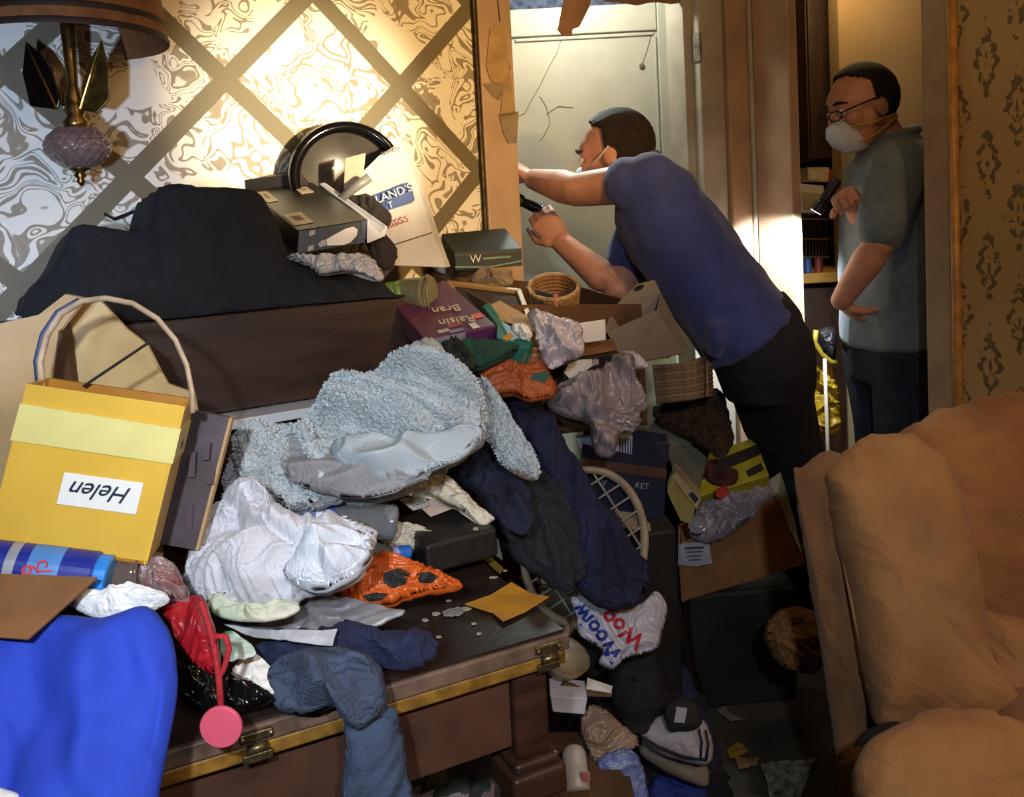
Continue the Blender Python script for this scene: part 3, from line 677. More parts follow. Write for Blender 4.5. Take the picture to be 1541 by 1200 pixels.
def hand(mb, wr, d, p, curl=(35, 45, 30), side=1, k=1.0, spread=0.05):
    d = V(d).normalized(); p = V(p); p = (p - d * p.dot(d)).normalized(); s = d.cross(p).normalized() * side; wr = V(wr)
    mb.loft([(wr - d * 0.01 * k, s * 0.026 * k, p * 0.02 * k), (wr + d * 0.03 * k, s * 0.038 * k, p * 0.017 * k), (wr + d * 0.07 * k, s * 0.043 * k, p * 0.014 * k), (wr + d * 0.092 * k, s * 0.041 * k, p * 0.011 * k)], 18)
    for i, (o, L) in enumerate(((-0.032, 0.88), (-0.011, 1.0), (0.011, 0.95), (0.031, 0.76))):
        q = wr + d * (0.088 - 0.004 * abs(i - 1.3)) * k + s * o * k; a = 0; pts = [q]
        for L0, c in zip((0.042, 0.026, 0.021), curl):
            a += math.radians(c); dv = d * math.cos(a) + p * math.sin(a) + s * (o * spread * 20 * 0.05)
            q = q + dv.normalized() * L0 * L * k; pts.append(q)
        mb.limb(pts, [0.0098 * k, 0.009 * k, 0.0083 * k, 0.0072 * k], 10)
    q = wr + d * 0.025 * k - s * 0.03 * k
    mb.limb([q, q + (d * 0.55 - s * 0.55 + p * 0.45).normalized() * 0.042 * k, q + (d * 0.55 - s * 0.55 + p * 0.45).normalized() * 0.042 * k + (d * 0.75 - s * 0.05 + p * 0.65).normalized() * 0.032 * k,
             q + (d * 0.55 - s * 0.55 + p * 0.45).normalized() * 0.042 * k + (d * 0.75 - s * 0.05 + p * 0.65).normalized() * 0.055 * k], [0.015 * k, 0.0115 * k, 0.0105 * k, 0.009 * k], 10)
skin = mat('skin', '#c98f76', 0.55, 0.12, 20, 0.08, 120)
def wrinkle(amp, sc, seed):
    return lambda c: amp * (1 - 2 * abs(nz(c.x * sc + 2 * nz(c.x * 3, c.y * 3, c.z * 3), c.y * sc, c.z * sc * 0.6 + seed)))
def torch(name, a, b, label):
    o = empty(name, (V(a) + V(b)) / 2 - UP * 0.02, label, 'flashlight'); bk = mat('black_anodised', '#101012', 0.35, 0.2, 80, 0.1)
    d = V(b) - V(a); L = d.length
    MB().lathe([(0.012, 0), (0.0145, 0.003), (0.0145, L * 0.62), (0.013, L * 0.66), (0.013, L * 0.7), (0.019, L * 0.76), (0.020, L * 0.99), (0.018, L)], a, d, 22).build('barrel', bk, o, smooth=False)
    MB().lathe([(0.0165, L - 0.002), (0.0165, L + 0.001)], a, d, 22).build('lens', mat('torch_lens_lit', '#dfeaff', 0.2, emit=((0.8, 0.9, 1.0), 6.0)), o)
    for i in range(8):
        MB().lathe([(0.0150, L * (0.1 + 0.06 * i)), (0.0156, L * (0.12 + 0.06 * i)), (0.0150, L * (0.14 + 0.06 * i))], a, d, 20, cap=False).build('grip_ring', bk, o)
    return o

# ---- man leaning into the hall opening
def bender():
    N_ = P(958, 262, 2.28); H_ = P(1130, 500, 2.22); ax = (H_ - N_)
    sh = (P(985, 285, 2.09) - P(975, 285, 2.45)).normalized(); dn = ax.normalized(); sh = (sh - dn * sh.dot(dn)).normalized()
    fb = dn.cross(sh).normalized()
    if fb.z > 0: fb = -fb                       # belly side points down
    SL, EL, WL = P(985, 272, 2.10), P(868, 286, 2.26), P(803, 270, 2.46)
    SR, ER, WR = P(990, 310, 2.44), P(930, 436, 2.33), P(846, 366, 2.41)
    hc = P(926, 236, 2.36); f = V((-0.86, 0.42, -0.16)); u = V((-0.12, 0.1, 1))
    b = MB(); f, s, u = head(b, hc, f, u)
    b.limb([hc - u * 0.05 - f * 0.02, hc - u * 0.085 - f * 0.05, N_ + dn * 0.05], [0.055, 0.056, 0.065])
    ring = lambda t, a, d, o=0: (N_ + ax * t + fb * o, sh * a, fb * d)
    b.loft([ring(0.02, 0.06, 0.05), ring(0.14, 0.16, 0.07), ring(0.35, 0.165, 0.09), ring(0.7, 0.15, 0.09), ring(1.02, 0.15, 0.09)])
    b.limb([SL - sh * 0.035, EL.lerp(SL, 0.55), EL, EL.lerp(WL, 0.3), WL], [0.046, 0.050, 0.044, 0.046, 0.03])
    b.limb([SR, ER.lerp(SR, 0.55), ER, ER.lerp(WR, 0.3), WR], [0.055, 0.05, 0.043, 0.045, 0.03])
    hand(b, WL, (-0.6, 0.45, 0.5), (-0.4, 0.2, -0.9), (25, 35, 25), 1)
    fl0, fl1 = P(836, 326, 2.44), P(768, 296, 2.48)
    hand(b, WR, P(812, 322, 2.42) - WR, (0.1, 1, 0.1), (48, 62, 45), -1)
    hipn, hipf = H_ + sh * 0.085 + dn * 0.02, H_ - sh * 0.085 + dn * 0.02
    kn, kf = P(1184, 690, 2.50), P(1198, 680, 2.60)
    fn, ff = V((P(1196, 900, 2.60).x, 2.58, 0.07)), V((P(1175, 900, 2.7).x, 2.70, 0.07))
    for a, q, g in ((hipn, kn, fn), (hipf, kf, ff)): b.limb([a, a.lerp(q, 0.5), q, q.lerp(g, 0.4), g], [0.08, 0.07, 0.05, 0.045, 0.03])
    o = remesh_build(b, 'person', skin, None, 0.0048, 4)
    tag(o, 'man in blue polo and surgical mask leaning into the hall opening', 'person')
    sm = MB()
    sm.loft([ring(0.0, 0.075, 0.065), ring(0.06, 0.14, 0.085), ring(0.15, 0.2, 0.11, 0.01), ring(0.35, 0.205, 0.125, 0.012), ring(0.6, 0.19, 0.128, 0.015), ring(0.85, 0.185, 0.128, 0.012), ring(1.02, 0.195, 0.135, 0.008), ring(1.04, 0.17, 0.11, 0.008)])
    sm.limb([SL + dn * 0.05 - sh * 0.06, SL + (EL - SL) * 0.05 - sh * 0.015, SL + (EL - SL) * 0.30], [0.085, 0.068, 0.064]); sm.limb([SR + dn * 0.02, SR.lerp(ER, 0.3), SR.lerp(ER, 0.62)], [0.085, 0.078, 0.075])
    sm.loft([(P(1075, 478, 2.20), sh * 0.17, V((0.035, 0, 0))), (P(1074, 505, 2.20), sh * 0.17, V((0.03, 0, 0))), (P(1070, 528, 2.20), sh * 0.14, V((0.018, 0, 0)))])
    remesh_build(sm, 'polo_shirt', mat('blue_polo', '#343f7c', 0.85, 0.12, 30, 0.15, 300, sheen=0.2), o, 0.008, 6, wrinkle(0.006, 9, 3))
    cl = MB(); c0 = N_ - dn * 0.01 + fb * 0.0
    cl.tube([c0 + sh * (0.075 * math.cos(t)) + fb * (0.07 * math.sin(t)) for t in [i * math.pi / 12 for i in range(24)]], 0.014, 8, closed=True)
    cl.build('collar', MATS['blue_polo'], o, smooth=True)
    tr = MB()
    tr.loft([(H_ - dn * 0.04, sh * 0.185, fb * 0.125), (H_ + dn * 0.03, sh * 0.19, fb * 0.13), (H_ + V((0.02, 0, -0.1)), sh * 0.18, V((0.115, 0.02, 0))), (H_ + V((0.03, 0, -0.17)), sh * 0.15, V((0.1, 0.0, 0)))])
    for a, q, g in ((hipn, kn, fn), (hipf, kf, ff)): tr.limb([a + V((0.02, 0, -0.03)), a.lerp(q, 0.5), q, q.lerp(g, 0.5), g + UP * 0.02], [0.115, 0.1, 0.082, 0.075, 0.07])
    remesh_build(tr, 'trousers', mat('black_trousers', '#17181f', 0.9, 0.2, 20, 0.1, 200), o, 0.009, 8, wrinkle(0.005, 8, 8))
    for g in (fn, ff):
        k = MB(); k.loft([(V((g.x + 0.07, g.y, 0.035)), V((0, 0.038, 0)), V((0, 0, 0.03))), (V((g.x, g.y, 0.045)), V((0, 0.045, 0)), V((0, 0, 0.042))), (V((g.x - 0.1, g.y, 0.035)), V((0, 0.048, 0)), V((0, 0, 0.032))), (V((g.x - 0.18, g.y, 0.025)), V((0, 0.03, 0)), V((0, 0, 0.02)))])
        k.build('shoe', mat('black_shoe', '#141414', 0.5), o, smooth=True)
    dk = mat('short_dark_brown_hair', '#2e1f18', 0.8, 0.4, 90, 0.6, 300)
    hair('hair', dk, o, hc, f, s, u, lambda a, b_, d: (d > 0.30 + 0.75 * max(0, a + 0.05) and a < 0.62) or (a < -0.05 and d > -0.62) or (abs(b_) > 0.8 and -0.15 < a < 0.1 and d > -0.35))
    mk = MB(); mm = mat('pale_blue_mask', '#b9c8dc', 0.8, 0.06)
    mk.loft([(hc + f * 0.082 - u * 0.008, s * 0.03, f * 0.03), (hc + f * 0.085 - u * 0.03, s * 0.058, f * 0.04), (hc + f * 0.075 - u * 0.06, s * 0.064, f * 0.045), (hc + f * 0.055 - u * 0.095, s * 0.058, f * 0.045), (hc + f * 0.04 - u * 0.118, s * 0.04, f * 0.035)], 24)
    mko = mk.build('face_mask', mm, o, smooth=True)
    for q in (-1, 1):
        MB().tube([hc + f * 0.075 + s * 0.062 * q - u * 0.028, hc + f * 0.03 + s * 0.078 * q - u * 0.012, hc - f * 0.015 + s * 0.087 * q + u * 0.018], 0.0022, 6).build('ear_loop', mat('white_elastic', '#ddd8cc'), mko, smooth=True)
        MB().ell(hc + f * 0.082 + s * 0.031 * q + u * 0.008, f * 0.011, s * 0.013, u * 0.011).build('eye', mat('eye_white', '#d8d2c8', 0.3), o, smooth=True)
        MB().tube([hc + f * 0.093 + s * 0.014 * q + u * 0.03, hc + f * 0.092 + s * 0.034 * q + u * 0.036, hc + f * 0.072 + s * 0.054 * q + u * 0.028], [0.004, 0.006, 0.003], 8).build('eyebrow', dk, o, smooth=True)
    torch('torch', fl0, fl1, 'black flashlight held by the leaning man beside the door casing')
    return fl1, (fl1 - fl0).normalized()
fb_, fd_ = bender()
lamp('leaning_torch_beam', 'SPOT', fb_ + fd_ * 0.02, (0.8, 1.0, 0.92), 30, fb_ + fd_, 0.012, 70, 0.8)

# ---- man standing in the kitchen doorway
def stander():
    N_ = P(1340, 212, 2.70); H_ = P(1344, 505, 2.72); ax = H_ - N_; dn = ax.normalized()
    f0 = V((-0.97, -0.10, 0)).normalized(); sh = V((-f0.y, f0.x, 0)); 
    if sh.y > 0: sh = -sh                                      # left shoulder is the near one
    SL, EL, WL = P(1352, 248, 2.53), P(1322, 368, 2.50), P(1266, 452, 2.58)
    SR, ER, WR = P(1332, 250, 2.86), P(1320, 370, 2.82), P(1283, 306, 2.62)
    hc = P(1297, 163, 2.69); f = V((-0.95, -0.16, -0.22)); u = V((-0.2, 0, 1))
    b = MB(); f, s, u = head(b, hc, f, u, 1.06)
    b.limb([hc - u * 0.04 - f * 0.03, hc - u * 0.1 - f * 0.045, N_ + UP * -0.03], [0.058, 0.06, 0.07])
    ring = lambda t, a, d, o=0: (N_ + ax * t + f0 * o, sh * a, f0 * d)
    b.loft([ring(0.02, 0.06, 0.055), ring(0.12, 0.15, 0.07), ring(0.4, 0.15, 0.09), ring(0.75, 0.14, 0.1), ring(1.02, 0.15, 0.1)])
    b.limb([SL, SL.lerp(EL, 0.5), EL, EL.lerp(WL, 0.3), WL], [0.055, 0.05, 0.044, 0.047, 0.031])
    b.limb([SR, SR.lerp(ER, 0.5), ER, ER.lerp(WR, 0.3), WR], [0.055, 0.05, 0.043, 0.045, 0.03])
    hand(b, WL, P(1305, 510, 2.76) - WL, (0.8, 0.5, 0), (20, 25, 20), -1)
    hand(b, WR, P(1258, 282, 2.53) - WR, (-0.3, -1, -0.4), (52, 62, 45), 1, 0.95)
    hipn, hipf = H_ + sh * 0.085, H_ - sh * 0.085
    gx = H_.x
    kn, kf = V((hipn.x - 0.01, hipn.y, 0.5)), V((hipf.x + 0.01, hipf.y, 0.5)); gn, gf = V((kn.x + 0.02, kn.y, 0.08)), V((kf.x + 0.03, kf.y, 0.08))
    for a, q, g in ((hipn, kn, gn), (hipf, kf, gf)): b.limb([a, a.lerp(q, 0.5), q, q.lerp(g, 0.4), g], [0.08, 0.07, 0.052, 0.047, 0.03])
    o = remesh_build(b, 'person', skin, None, 0.0048, 4)
    tag(o, 'man in grey polo, glasses and white respirator standing in kitchen doorway', 'person')
    sm = MB()
    sm.loft([ring(-0.03, 0.075, 0.07), ring(0.03, 0.13, 0.085), ring(0.1, 0.19, 0.105), ring(0.35, 0.2, 0.124, 0.008), ring(0.65, 0.2, 0.132, 0.01), ring(0.9, 0.2, 0.135, 0.006), ring(1.03, 0.2, 0.138, 0.004), ring(1.05, 0.17, 0.12, 0.008)])
    sm.limb([SL + UP * -0.01, SL.lerp(EL, 0.35), SL.lerp(EL, 0.78)], [0.082, 0.078, 0.072]); sm.limb([SR, SR.lerp(ER, 0.35), SR.lerp(ER, 0.75)], [0.08, 0.076, 0.07])
    remesh_build(sm, 'polo_shirt', mat('grey_polo', '#6f7d86', 0.85, 0.12, 30, 0.15, 300, sheen=0.2), o, 0.008, 6, wrinkle(0.006, 9, 13))
    c0 = N_ + UP * 0.012
    MB().tube([c0 + sh * (0.078 * math.cos(t)) + f0 * (0.072 * math.sin(t)) - UP * 0.02 * math.sin(t) for t in [i * math.pi / 12 for i in range(24)]], 0.017, 8, flat=1, closed=True).build('collar', MATS['grey_polo'], o, smooth=True)
    tr = MB(); tr.loft([(H_ + UP * 0.05, sh * 0.18, f0 * 0.125), (H_ - UP * 0.03, sh * 0.185, f0 * 0.13), (H_ - UP * 0.14, sh * 0.18, f0 * 0.115)])
    for a, q, g in ((hipn, kn, gn), (hipf, kf, gf)): tr.limb([a - UP * 0.05, a.lerp(q, 0.5), q, q.lerp(g, 0.5), g + UP * 0.03], [0.112, 0.1, 0.084, 0.078, 0.075])
    remesh_build(tr, 'trousers', mat('navy_jeans', '#1c2635', 0.9, 0.25, 20, 0.15, 200), o, 0.009, 8, wrinkle(0.005, 8, 18))
    for g in (gn, gf):
        k = MB(); k.loft([(V((g.x + 0.07, g.y, 0.035)), V((0, 0.038, 0)), V((0, 0, 0.03))), (V((g.x, g.y, 0.045)), V((0, 0.045, 0)), V((0, 0, 0.042))), (V((g.x - 0.1, g.y, 0.035)), V((0, 0.048, 0)), V((0, 0, 0.032))), (V((g.x - 0.18, g.y, 0.025)), V((0, 0.03, 0)), V((0, 0, 0.02)))])
        k.build('shoe', mat('black_shoe', '#141414', 0.5), o, smooth=True)
    dk = mat('near_black_hair', '#17110e', 0.75, 0.4, 90, 0.6, 300)
    hair('hair', dk, o, hc, f, s, u, lambda a, b_, d: (d > 0.42 + 0.5 * max(0, a) and a < 0.45) or (d > 0.72 and a < 0.75) or (a < -0.18 and d > -0.72) or (abs(b_) > 0.75 and -0.2 < a < 0.12 and d > -0.45), 1.06, 5, 1.07)
    k = 1.06; mk = MB(); mm = mat('white_respirator', '#c9d2de', 0.75, 0.06)
    mk.loft([(hc + f * 0.086 - u * 0.014, s * 0.018, f * 0.022), (hc + f * 0.09 - u * 0.032, s * 0.042, f * 0.036), (hc + f * 0.086 - u * 0.06, s * 0.058, f * 0.045), (hc + f * 0.072 - u * 0.092, s * 0.055, f * 0.046), (hc + f * 0.052 - u * 0.115, s * 0.04, f * 0.035), (hc + f * 0.045 - u * 0.124, s * 0.018, f * 0.018)], 24)
    mko = mk.build('respirator', mm, o, smooth=True); yl = mat('yellow_elastic', '#c9a52c', 0.6)
    for q in (-1, 1):
        MB().tube([hc + f * 0.085 + s * 0.06 * q - u * 0.045, hc + f * 0.03 + s * 0.08 * q - u * 0.05, hc - f * 0.03 + s * 0.084 * q - u * 0.045, hc - f * 0.075 + s * 0.05 * q - u * 0.045, hc - f * 0.085 - u * 0.045], 0.003, 6).build('strap', yl, mko, smooth=True)
        MB().tube([hc + f * 0.065 + s * 0.06 * q - u * 0.095, hc + f * 0.02 + s * 0.075 * q - u * 0.085, hc - f * 0.04 + s * 0.076 * q - u * 0.06, hc - f * 0.08 + s * 0.045 * q - u * 0.052, hc - f * 0.088 - u * 0.05], 0.003, 6).build('strap', yl, mko, smooth=True)
        MB().ell(hc + (f * 0.082 + s * 0.031 * q + u * 0.004) * k, f * 0.011, s * 0.013, u * 0.011).build('eye', mat('eye_white', '#d8d2c8', 0.3), o, smooth=True)
        MB().tube([hc + (f * 0.093 + s * 0.014 * q + u * 0.03) * k, hc + (f * 0.092 + s * 0.034 * q + u * 0.034) * k, hc + (f * 0.072 + s * 0.054 * q + u * 0.026) * k], [0.003, 0.005, 0.002], 8).build('eyebrow', dk, o, smooth=True)
    gl = mat('black_glasses', '#0c0c0e', 0.25); g0 = None
    br = MB().tube([hc + (f * 0.116 - s * 0.012 + u * 0.004) * k, hc + (f * 0.12 + u * 0.01) * k, hc + (f * 0.116 + s * 0.012 + u * 0.004) * k], 0.0022, 6).build('glasses', gl, o, smooth=True)
    for q in (-1, 1):
        cc = hc + (f * 0.112 + s * 0.035 * q - u * 0.002) * k
        MB().tube([cc + (s * 0.026 * math.cos(t) + u * 0.014 * math.sin(t) - f * 0.012 * (math.cos(t) * q + 1) * 0.4) * k for t in [i * math.pi / 10 for i in range(20)]], 0.0026, 6, closed=True).build('lens_rim', gl, br, smooth=True)
        MB().tube([hc + (f * 0.1 + s * 0.06 * q + u * 0.004) * k, hc + (f * 0.05 + s * 0.079 * q + u * 0.012) * k, hc + (-f * 0.01 + s * 0.086 * q + u * 0.018) * k], 0.003, 6).build('temple', gl, br, smooth=True)
    a, t = P(1261, 270, 2.52), P(1228, 319, 2.54)
    torch('torch', a, t, 'black flashlight held up by the standing man in grey')
    return a, t
ta_, tt_ = stander()
tgt = RP((s0 + s1) / 2, 0.02, 1.12)
lamp('standing_torch_beam', 'SPOT', tt_ + (tt_ - ta_).normalized() * 0.015, (0.86, 0.94, 1.0), 42, tgt, 0.01, 85, 0.6)

# ================================================================== CLUTTER
def soft(name, label, cat, m, outline, Y, n, front, back=None, group=None, **k):
    o = puff(name, m, outline, Y, n, front, back, **k); tag(o, label, cat, group); return o
def cyl(parent, name, m, a, b, prof, n=24, smooth=False):
    a, b = V(a), V(b); d = b - a; L = d.length
    return MB().lathe([(r, h * L) for r, h in prof], a, d, n).build(name, m, parent, smooth=smooth)
def slab(name, m, px, Y, off, parent=None, label=None, cat=None, bevel=0.0015, group=None):
    o = MB().ext(pq(px, Y), off).build(name, m, parent, bevel=bevel)
    if cat: tag(o, label, cat, group)
    return o
card = mat('cardboard', '#8f6238', 0.85, 0.18, 9, 0.12, 60)
card_p = mat('pale_cardboard', '#b39468', 0.85, 0.15, 6, 0.1, 50)
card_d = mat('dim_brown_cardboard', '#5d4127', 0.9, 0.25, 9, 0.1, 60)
whitec = mat('white_cotton', '#c6c6cc', 0.9, 0.08, 12, 0.45, 30, sheen=0.2)
paper = mat('white_paper', '#dedbd2', 0.8, 0.06)
navy = mat('navy_knit', '#1d2240', 0.95, 0.3, 20, 0.4, 140)
ink = mat('black_print', '#15130f', 0.7)
LY = (0, -0.6, 0.8); ST = (0, -0.85, 0.5)

# ---- hanging lamp
LYD = 1.7; lc = P(104, 66, LYD); sc = LYD / F
hl = empty('swag_lamp', P(108, 280, LYD), 'hanging lamp with brown drum shade, leaf ornaments and diamond-cut glass bowl', 'lamp')
shm = mat('brown_lampshade', '#8a5a2e', 0.85, 0.2, 40, 0.2, 200); dkband = mat('dark_shade_band', '#2c1a10', 0.7)
bm_ = mat('lamp_brass', '#8a6a34', 0.3, 0.4, 50, metal=0.9)
R0 = 138 * sc
g = MB().lathe([(R0, 0.0), (R0 * 0.985, 0.03), (R0 * 0.93, 0.14), (R0 * 0.86, 0.24), (R0 * 0.855, 0.24), (R0 * 0.92, 0.14), (R0 * 0.975, 0.03), (R0 * 0.99, 0.0)], lc, UP, 48, cap=False).build('shade', shm, hl, smooth=True)
for h0, h1 in ((0.0, 0.012), (0.030, 0.042)):
    MB().lathe([(R0 * (1.004 - h0 * 0.5), h0), (R0 * (1.012 - h0 * 0.5), (h0 + h1) / 2), (R0 * (1.004 - h1 * 0.5), h1)], lc, UP, 48, cap=False).build('shade_band', dkband, g, smooth=True)
pz = lambda y: P(104, y, LYD).z
col0 = V((lc.x, lc.y, 0))
MB().lathe([(0.004, 2.44), (0.004, pz(0)), (0.014, pz(40)), (0.012, pz(80)), (0.010, pz(130)), (0.017, pz(150)), (0.014, pz(158)), (0.022, pz(168)), (0.016, pz(176)), (0.027, pz(186)), (0.020, pz(196))], col0, UP, 20).build('stem', bm_, hl, smooth=True)
gb = []; RN, RT = 72, 30
for i in range(RT + 1):
    t = i / RT; gb.append((0.021 + 0.036 * math.sin(math.pi * min(1, 0.1 + t * 0.88)) ** 0.8, pz(194 + 60 * t)))
gl_ = MB().lathe(gb, col0, UP, RN)
for i, v in enumerate(gl_.v):
    row, k = divmod(i, RN); d = v - V((col0.x, col0.y, v.z)); th = 2 * math.pi * k / RN; t = row / RT
    gl_.v[i] = v + d * (0.16 * math.sqrt(abs(math.sin(9 * th + 8 * t) * math.sin(9 * th - 8 * t))) - 0.06)
gl_.build('glass_bowl', mat('smoky_cut_glass', '#8d7268', 0.12, 0.15, 30, trans=0.35, coat=0.6), hl, smooth=True)
MB().lathe([(0.019, pz(252)), (0.020, pz(256)), (0.008, pz(260)), (0.013, pz(265)), (0.006, pz(270)), (0.009, pz(274)), (0.002, pz(281))], col0, UP, 18).build('finial', bm_, hl, smooth=True)
leafd = mat('dark_bronze_leaf', '#2a2115', 0.3, 0.4, 40, metal=0.8)
for k, (pp_, mm) in enumerate(((((86, 165), (45, 160), (33, 110), (38, 62), (62, 82), (80, 115), (90, 150)), leafd), (((120, 165), (124, 125), (136, 88), (152, 60), (164, 105), (164, 150), (146, 170)), bm_))):
    q = pq(pp_, LYD - 0.02 + 0.01 * k); lf = MB().ext(q, (0.0, 0.006, 0.0)).build('leaf', mm, hl, bevel=0.002)
    MB().tube([q[0], P((pp_[0][0] + pp_[3][0]) / 2, (pp_[0][1] + pp_[3][1]) / 2, LYD - 0.024 + 0.01 * k), q[3]], [0.003, 0.0022, 0.001], 6).build('leaf_vein', bm_, lf)
for sx in (-1, 1): MB().tube([P(104 + sx * 8, 158, LYD), P(104 + sx * 22, 150, LYD - 0.01), P(104 + sx * 30, 128, LYD - 0.01)], 0.003, 6).build('leaf_stem', bm_, hl, smooth=True)

# ---- things on top of the organ
bulb_w = mat('printed_white', '#d9d2c6', 0.5); blackbox = mat('black_glossy_carton', '#16130f', 0.35, 0.3, 8)
def bulb_box():
    fr = pq([(449, 347), (553, 331), (549, 366), (446, 384)], [1.72, 1.76, 1.76, 1.72]); off = P(378, 291, 1.98) - fr[0]; off.z += 0.006
    o = empty('bulb_box', fr[3].lerp(fr[2], .5) + off * 0.3, 'black light-bulb carton with printed white bulb lying on the organ', 'box')
    b = MB().hexa(fr + [p + off for p in fr]).build('carton', blackbox, o, bevel=0.002)
    n = (fr[1] - fr[0]).cross(fr[2] - fr[0]).normalized(); n = n if n.dot(CAM - fr[0]) > 0 else -n
    uv = lambda u, v: bil(fr, u, v) + n * 0.001
    MB().ext([uv(0.9, 0.02), uv(0.995, 0.02), uv(0.995, 0.97), uv(0.84, 0.97), uv(0.93, 0.5)], n * 0.0008).build('blue_print', mat('navy_print', '#1b1c44', 0.4), o)
    MB().ext([uv(0.42, 0.55), uv(0.52, 0.42), uv(0.7, 0.22), uv(0.8, 0.2), uv(0.87, 0.36), uv(0.86, 0.62), uv(0.78, 0.86), uv(0.68, 0.92), uv(0.44, 0.82)], n * 0.0014).build('printed_bulb', bulb_w, o)
    MB().ext([uv(0.30, 0.68), uv(0.36, 0.55), uv(0.42, 0.56), uv(0.43, 0.8), uv(0.33, 0.84)], n * 0.0014).build('printed_bulb_base', mat('print_grey', '#9a8f88', 0.5), o)
    for u, v in ((0.2, 0.2), (0.2, 0.82)): MB().ext([uv(u - 0.04, v - 0.1), uv(u + 0.04, v - 0.13), uv(u + 0.04, v + 0.08), uv(u - 0.04, v + 0.1)], n * 0.0012).build('print_mark', mat('print_grey', '#9a8f88'), o)
    tq = [fr[0] + off, fr[1] + off, fr[1], fr[0]]; nu = (tq[1] - tq[0]).cross(tq[2] - tq[0]).normalized(); nu = nu if nu.z > 0 else -nu
    tv = lambda u, v: bil(tq, u, v) + nu * 0.001
    for (u0, v0, u1, v1) in ((0.02, 0.66, 0.3, 0.9), (0.02, 0.08, 0.2, 0.34), (0.62, 0.1, 0.82, 0.26)):
        lb = MB().ext([tv(u0, v0), tv(u1, v0), tv(u1, v1), tv(u0, v1)], nu * 0.001).build('label_sticker', mat('dim_cream_label', '#b5a488', 0.7), o)
        MB().ext([tv(u0 + .08, v0 + .07) + nu * .001, tv(u1 - .08, v0 + .07) + nu * .001, tv(u1 - .08, v1 - .07) + nu * .001, tv(u0 + .08, v1 - .07) + nu * .001], nu * 0.0006).build('label_print', mat('print_brown', '#6a5742'), lb)
    slab('open_flap', mat('white_box_inside', '#c9c9d0', 0.6), [(553, 331), (480, 277), (486, 275), (580, 341), (576, 356), (552, 366)], [1.765, 1.98, 1.98, 1.80, 1.80, 1.765], (0.004, 0.004, 0.0), o)
bulb_box()
slab('dark_flat_box', mat('dark_maroon_box', '#211712', 0.5), [(346, 274), (452, 260), (470, 290), (462, 305), (350, 298)], 2.0, (0.0, 0.05, 0.01), None, 'flat dark maroon box behind the black light-bulb carton', 'box')
def bowl():
    c = P(524, 268, 2.02); ax = V((0.30, -0.93, 0.16)); R = 0.122
    o = empty('enamel_basin', c - UP * R, 'round grey basin with black rim leaning on the wallpaper', 'basin')
    MB().lathe([(0.02, -0.045), (R * 0.55, -0.04), (R * 0.85, -0.015), (R * 0.97, 0.0), (R, 0.0), (R * 0.9, -0.02), (R * 0.58, -0.046), (0.02, -0.052)], c, ax, 44).build('bowl', mat('grey_enamel', '#4a443e', 0.3, 0.25, 12, coat=0.3), o, smooth=True)
    x, y, d = frame(ax)
    MB().tube([c + (x * math.cos(t) + y * math.sin(t)) * R for t in [i * math.pi / 24 for i in range(48)]], 0.014, 10, closed=True).build('rim', mat('black_enamel_rim', '#0b0a0c', 0.12, coat=0.5), o, smooth=True)
bowl()
slab('folded_card', mat('cream_card', '#b9a892', 0.7), [(519, 238), (550, 230), (547, 262), (540, 274), (517, 286)], 1.94, (0, 0.003, 0), None, 'folded cream card stuck inside the grey basin', 'card')
tag(MB().tube([P(512, 300, 1.9), P(535, 282, 1.9), P(556, 267, 1.9)], [0.008, 0.010, 0.011], 10).build('grey_wand', mat('grey_plastic', '#7a7674', 0.4), smooth=True), 'grey plastic wand lying across the egg box and basin', 'wand')
def egg_box():
    px = [(508, 296), (570, 234), (607, 211), (650, 347), (671, 403), (594, 400), (552, 356)]
    ys = [1.93, 1.98, 2.02, 2.0, 1.97, 1.93, 1.92]; q = pq(px, ys)
    o = empty('egg_carton_box', P(630, 402, 1.98), 'white cardboard egg box with blue and red print leaning on the wall', 'box')
    MB().ext(q, (0.01, 0.022, 0.0)).build('panel', mat('white_egg_carton', '#b9b3ae', 0.7, 0.1), o, bevel=0.002)
    patch(o, 'blue_label', mat('egg_blue', '#26407e', 0.6), [(556, 296), (612, 275), (619, 279), (624, 302), (619, 306), (588, 316), (572, 322)], [1.957, 1.977, 1.978, 1.978, 1.976, 1.961, 1.954], 0.0012, 0.004)
    r = P(625, 274, 1.97) - P(565, 296, 1.955); u = P(590, 270, 1.975) - P(596, 300, 1.965)
    lettering("LAND'S", o, P(593, 292, 1.952), r, u, 0.026, bulb_w); lettering('T', o, P(588, 309, 1.950), r, u, 0.02, bulb_w)
    lettering('EGGS', o, P(598, 335, 1.945), r, u, 0.021, mat('egg_red', '#a83a3c', 0.6)); lettering('FRENCH', o, P(588, 228, 1.975), r, u, 0.012, mat('print_dark_grey', '#4a4642'))
    MB().tube(pq([(594, 368), (650, 350)], [1.925, 1.985]), 0.0012, 5).build('flap_seam', mat('print_dark_grey', '#4a4642'), o)
egg_box()
soft('dark_sock_pile', 'dark brown crumpled cloth between bulb carton and egg box', 'cloth', mat('dark_brown_cloth', '#2a211c', 0.95, 0.3, 20, 0.3), [(515, 300), (540, 294), (560, 297), (586, 319), (587, 335), (572, 348), (597, 374), (592, 402), (567, 402), (548, 360)], 1.9, ST, 0.03, 0.03, amp=0.008, fs=20)
soft('grey_plastic_bag', 'crumpled grey-white plastic bag under the black bulb carton', 'bag', mat('grey_white_plastic', '#a9a3a0', 0.4, 0.12, 20, 0.1), [(432, 388), (469, 388), (540, 384), (560, 390), (578, 414), (570, 424), (547, 412), (508, 411), (482, 414), (466, 402)], 1.71, (0, -.8, .6), 0.018, 0.015, amp=0.012, fs=22, cr=1.25, bend=0.02)
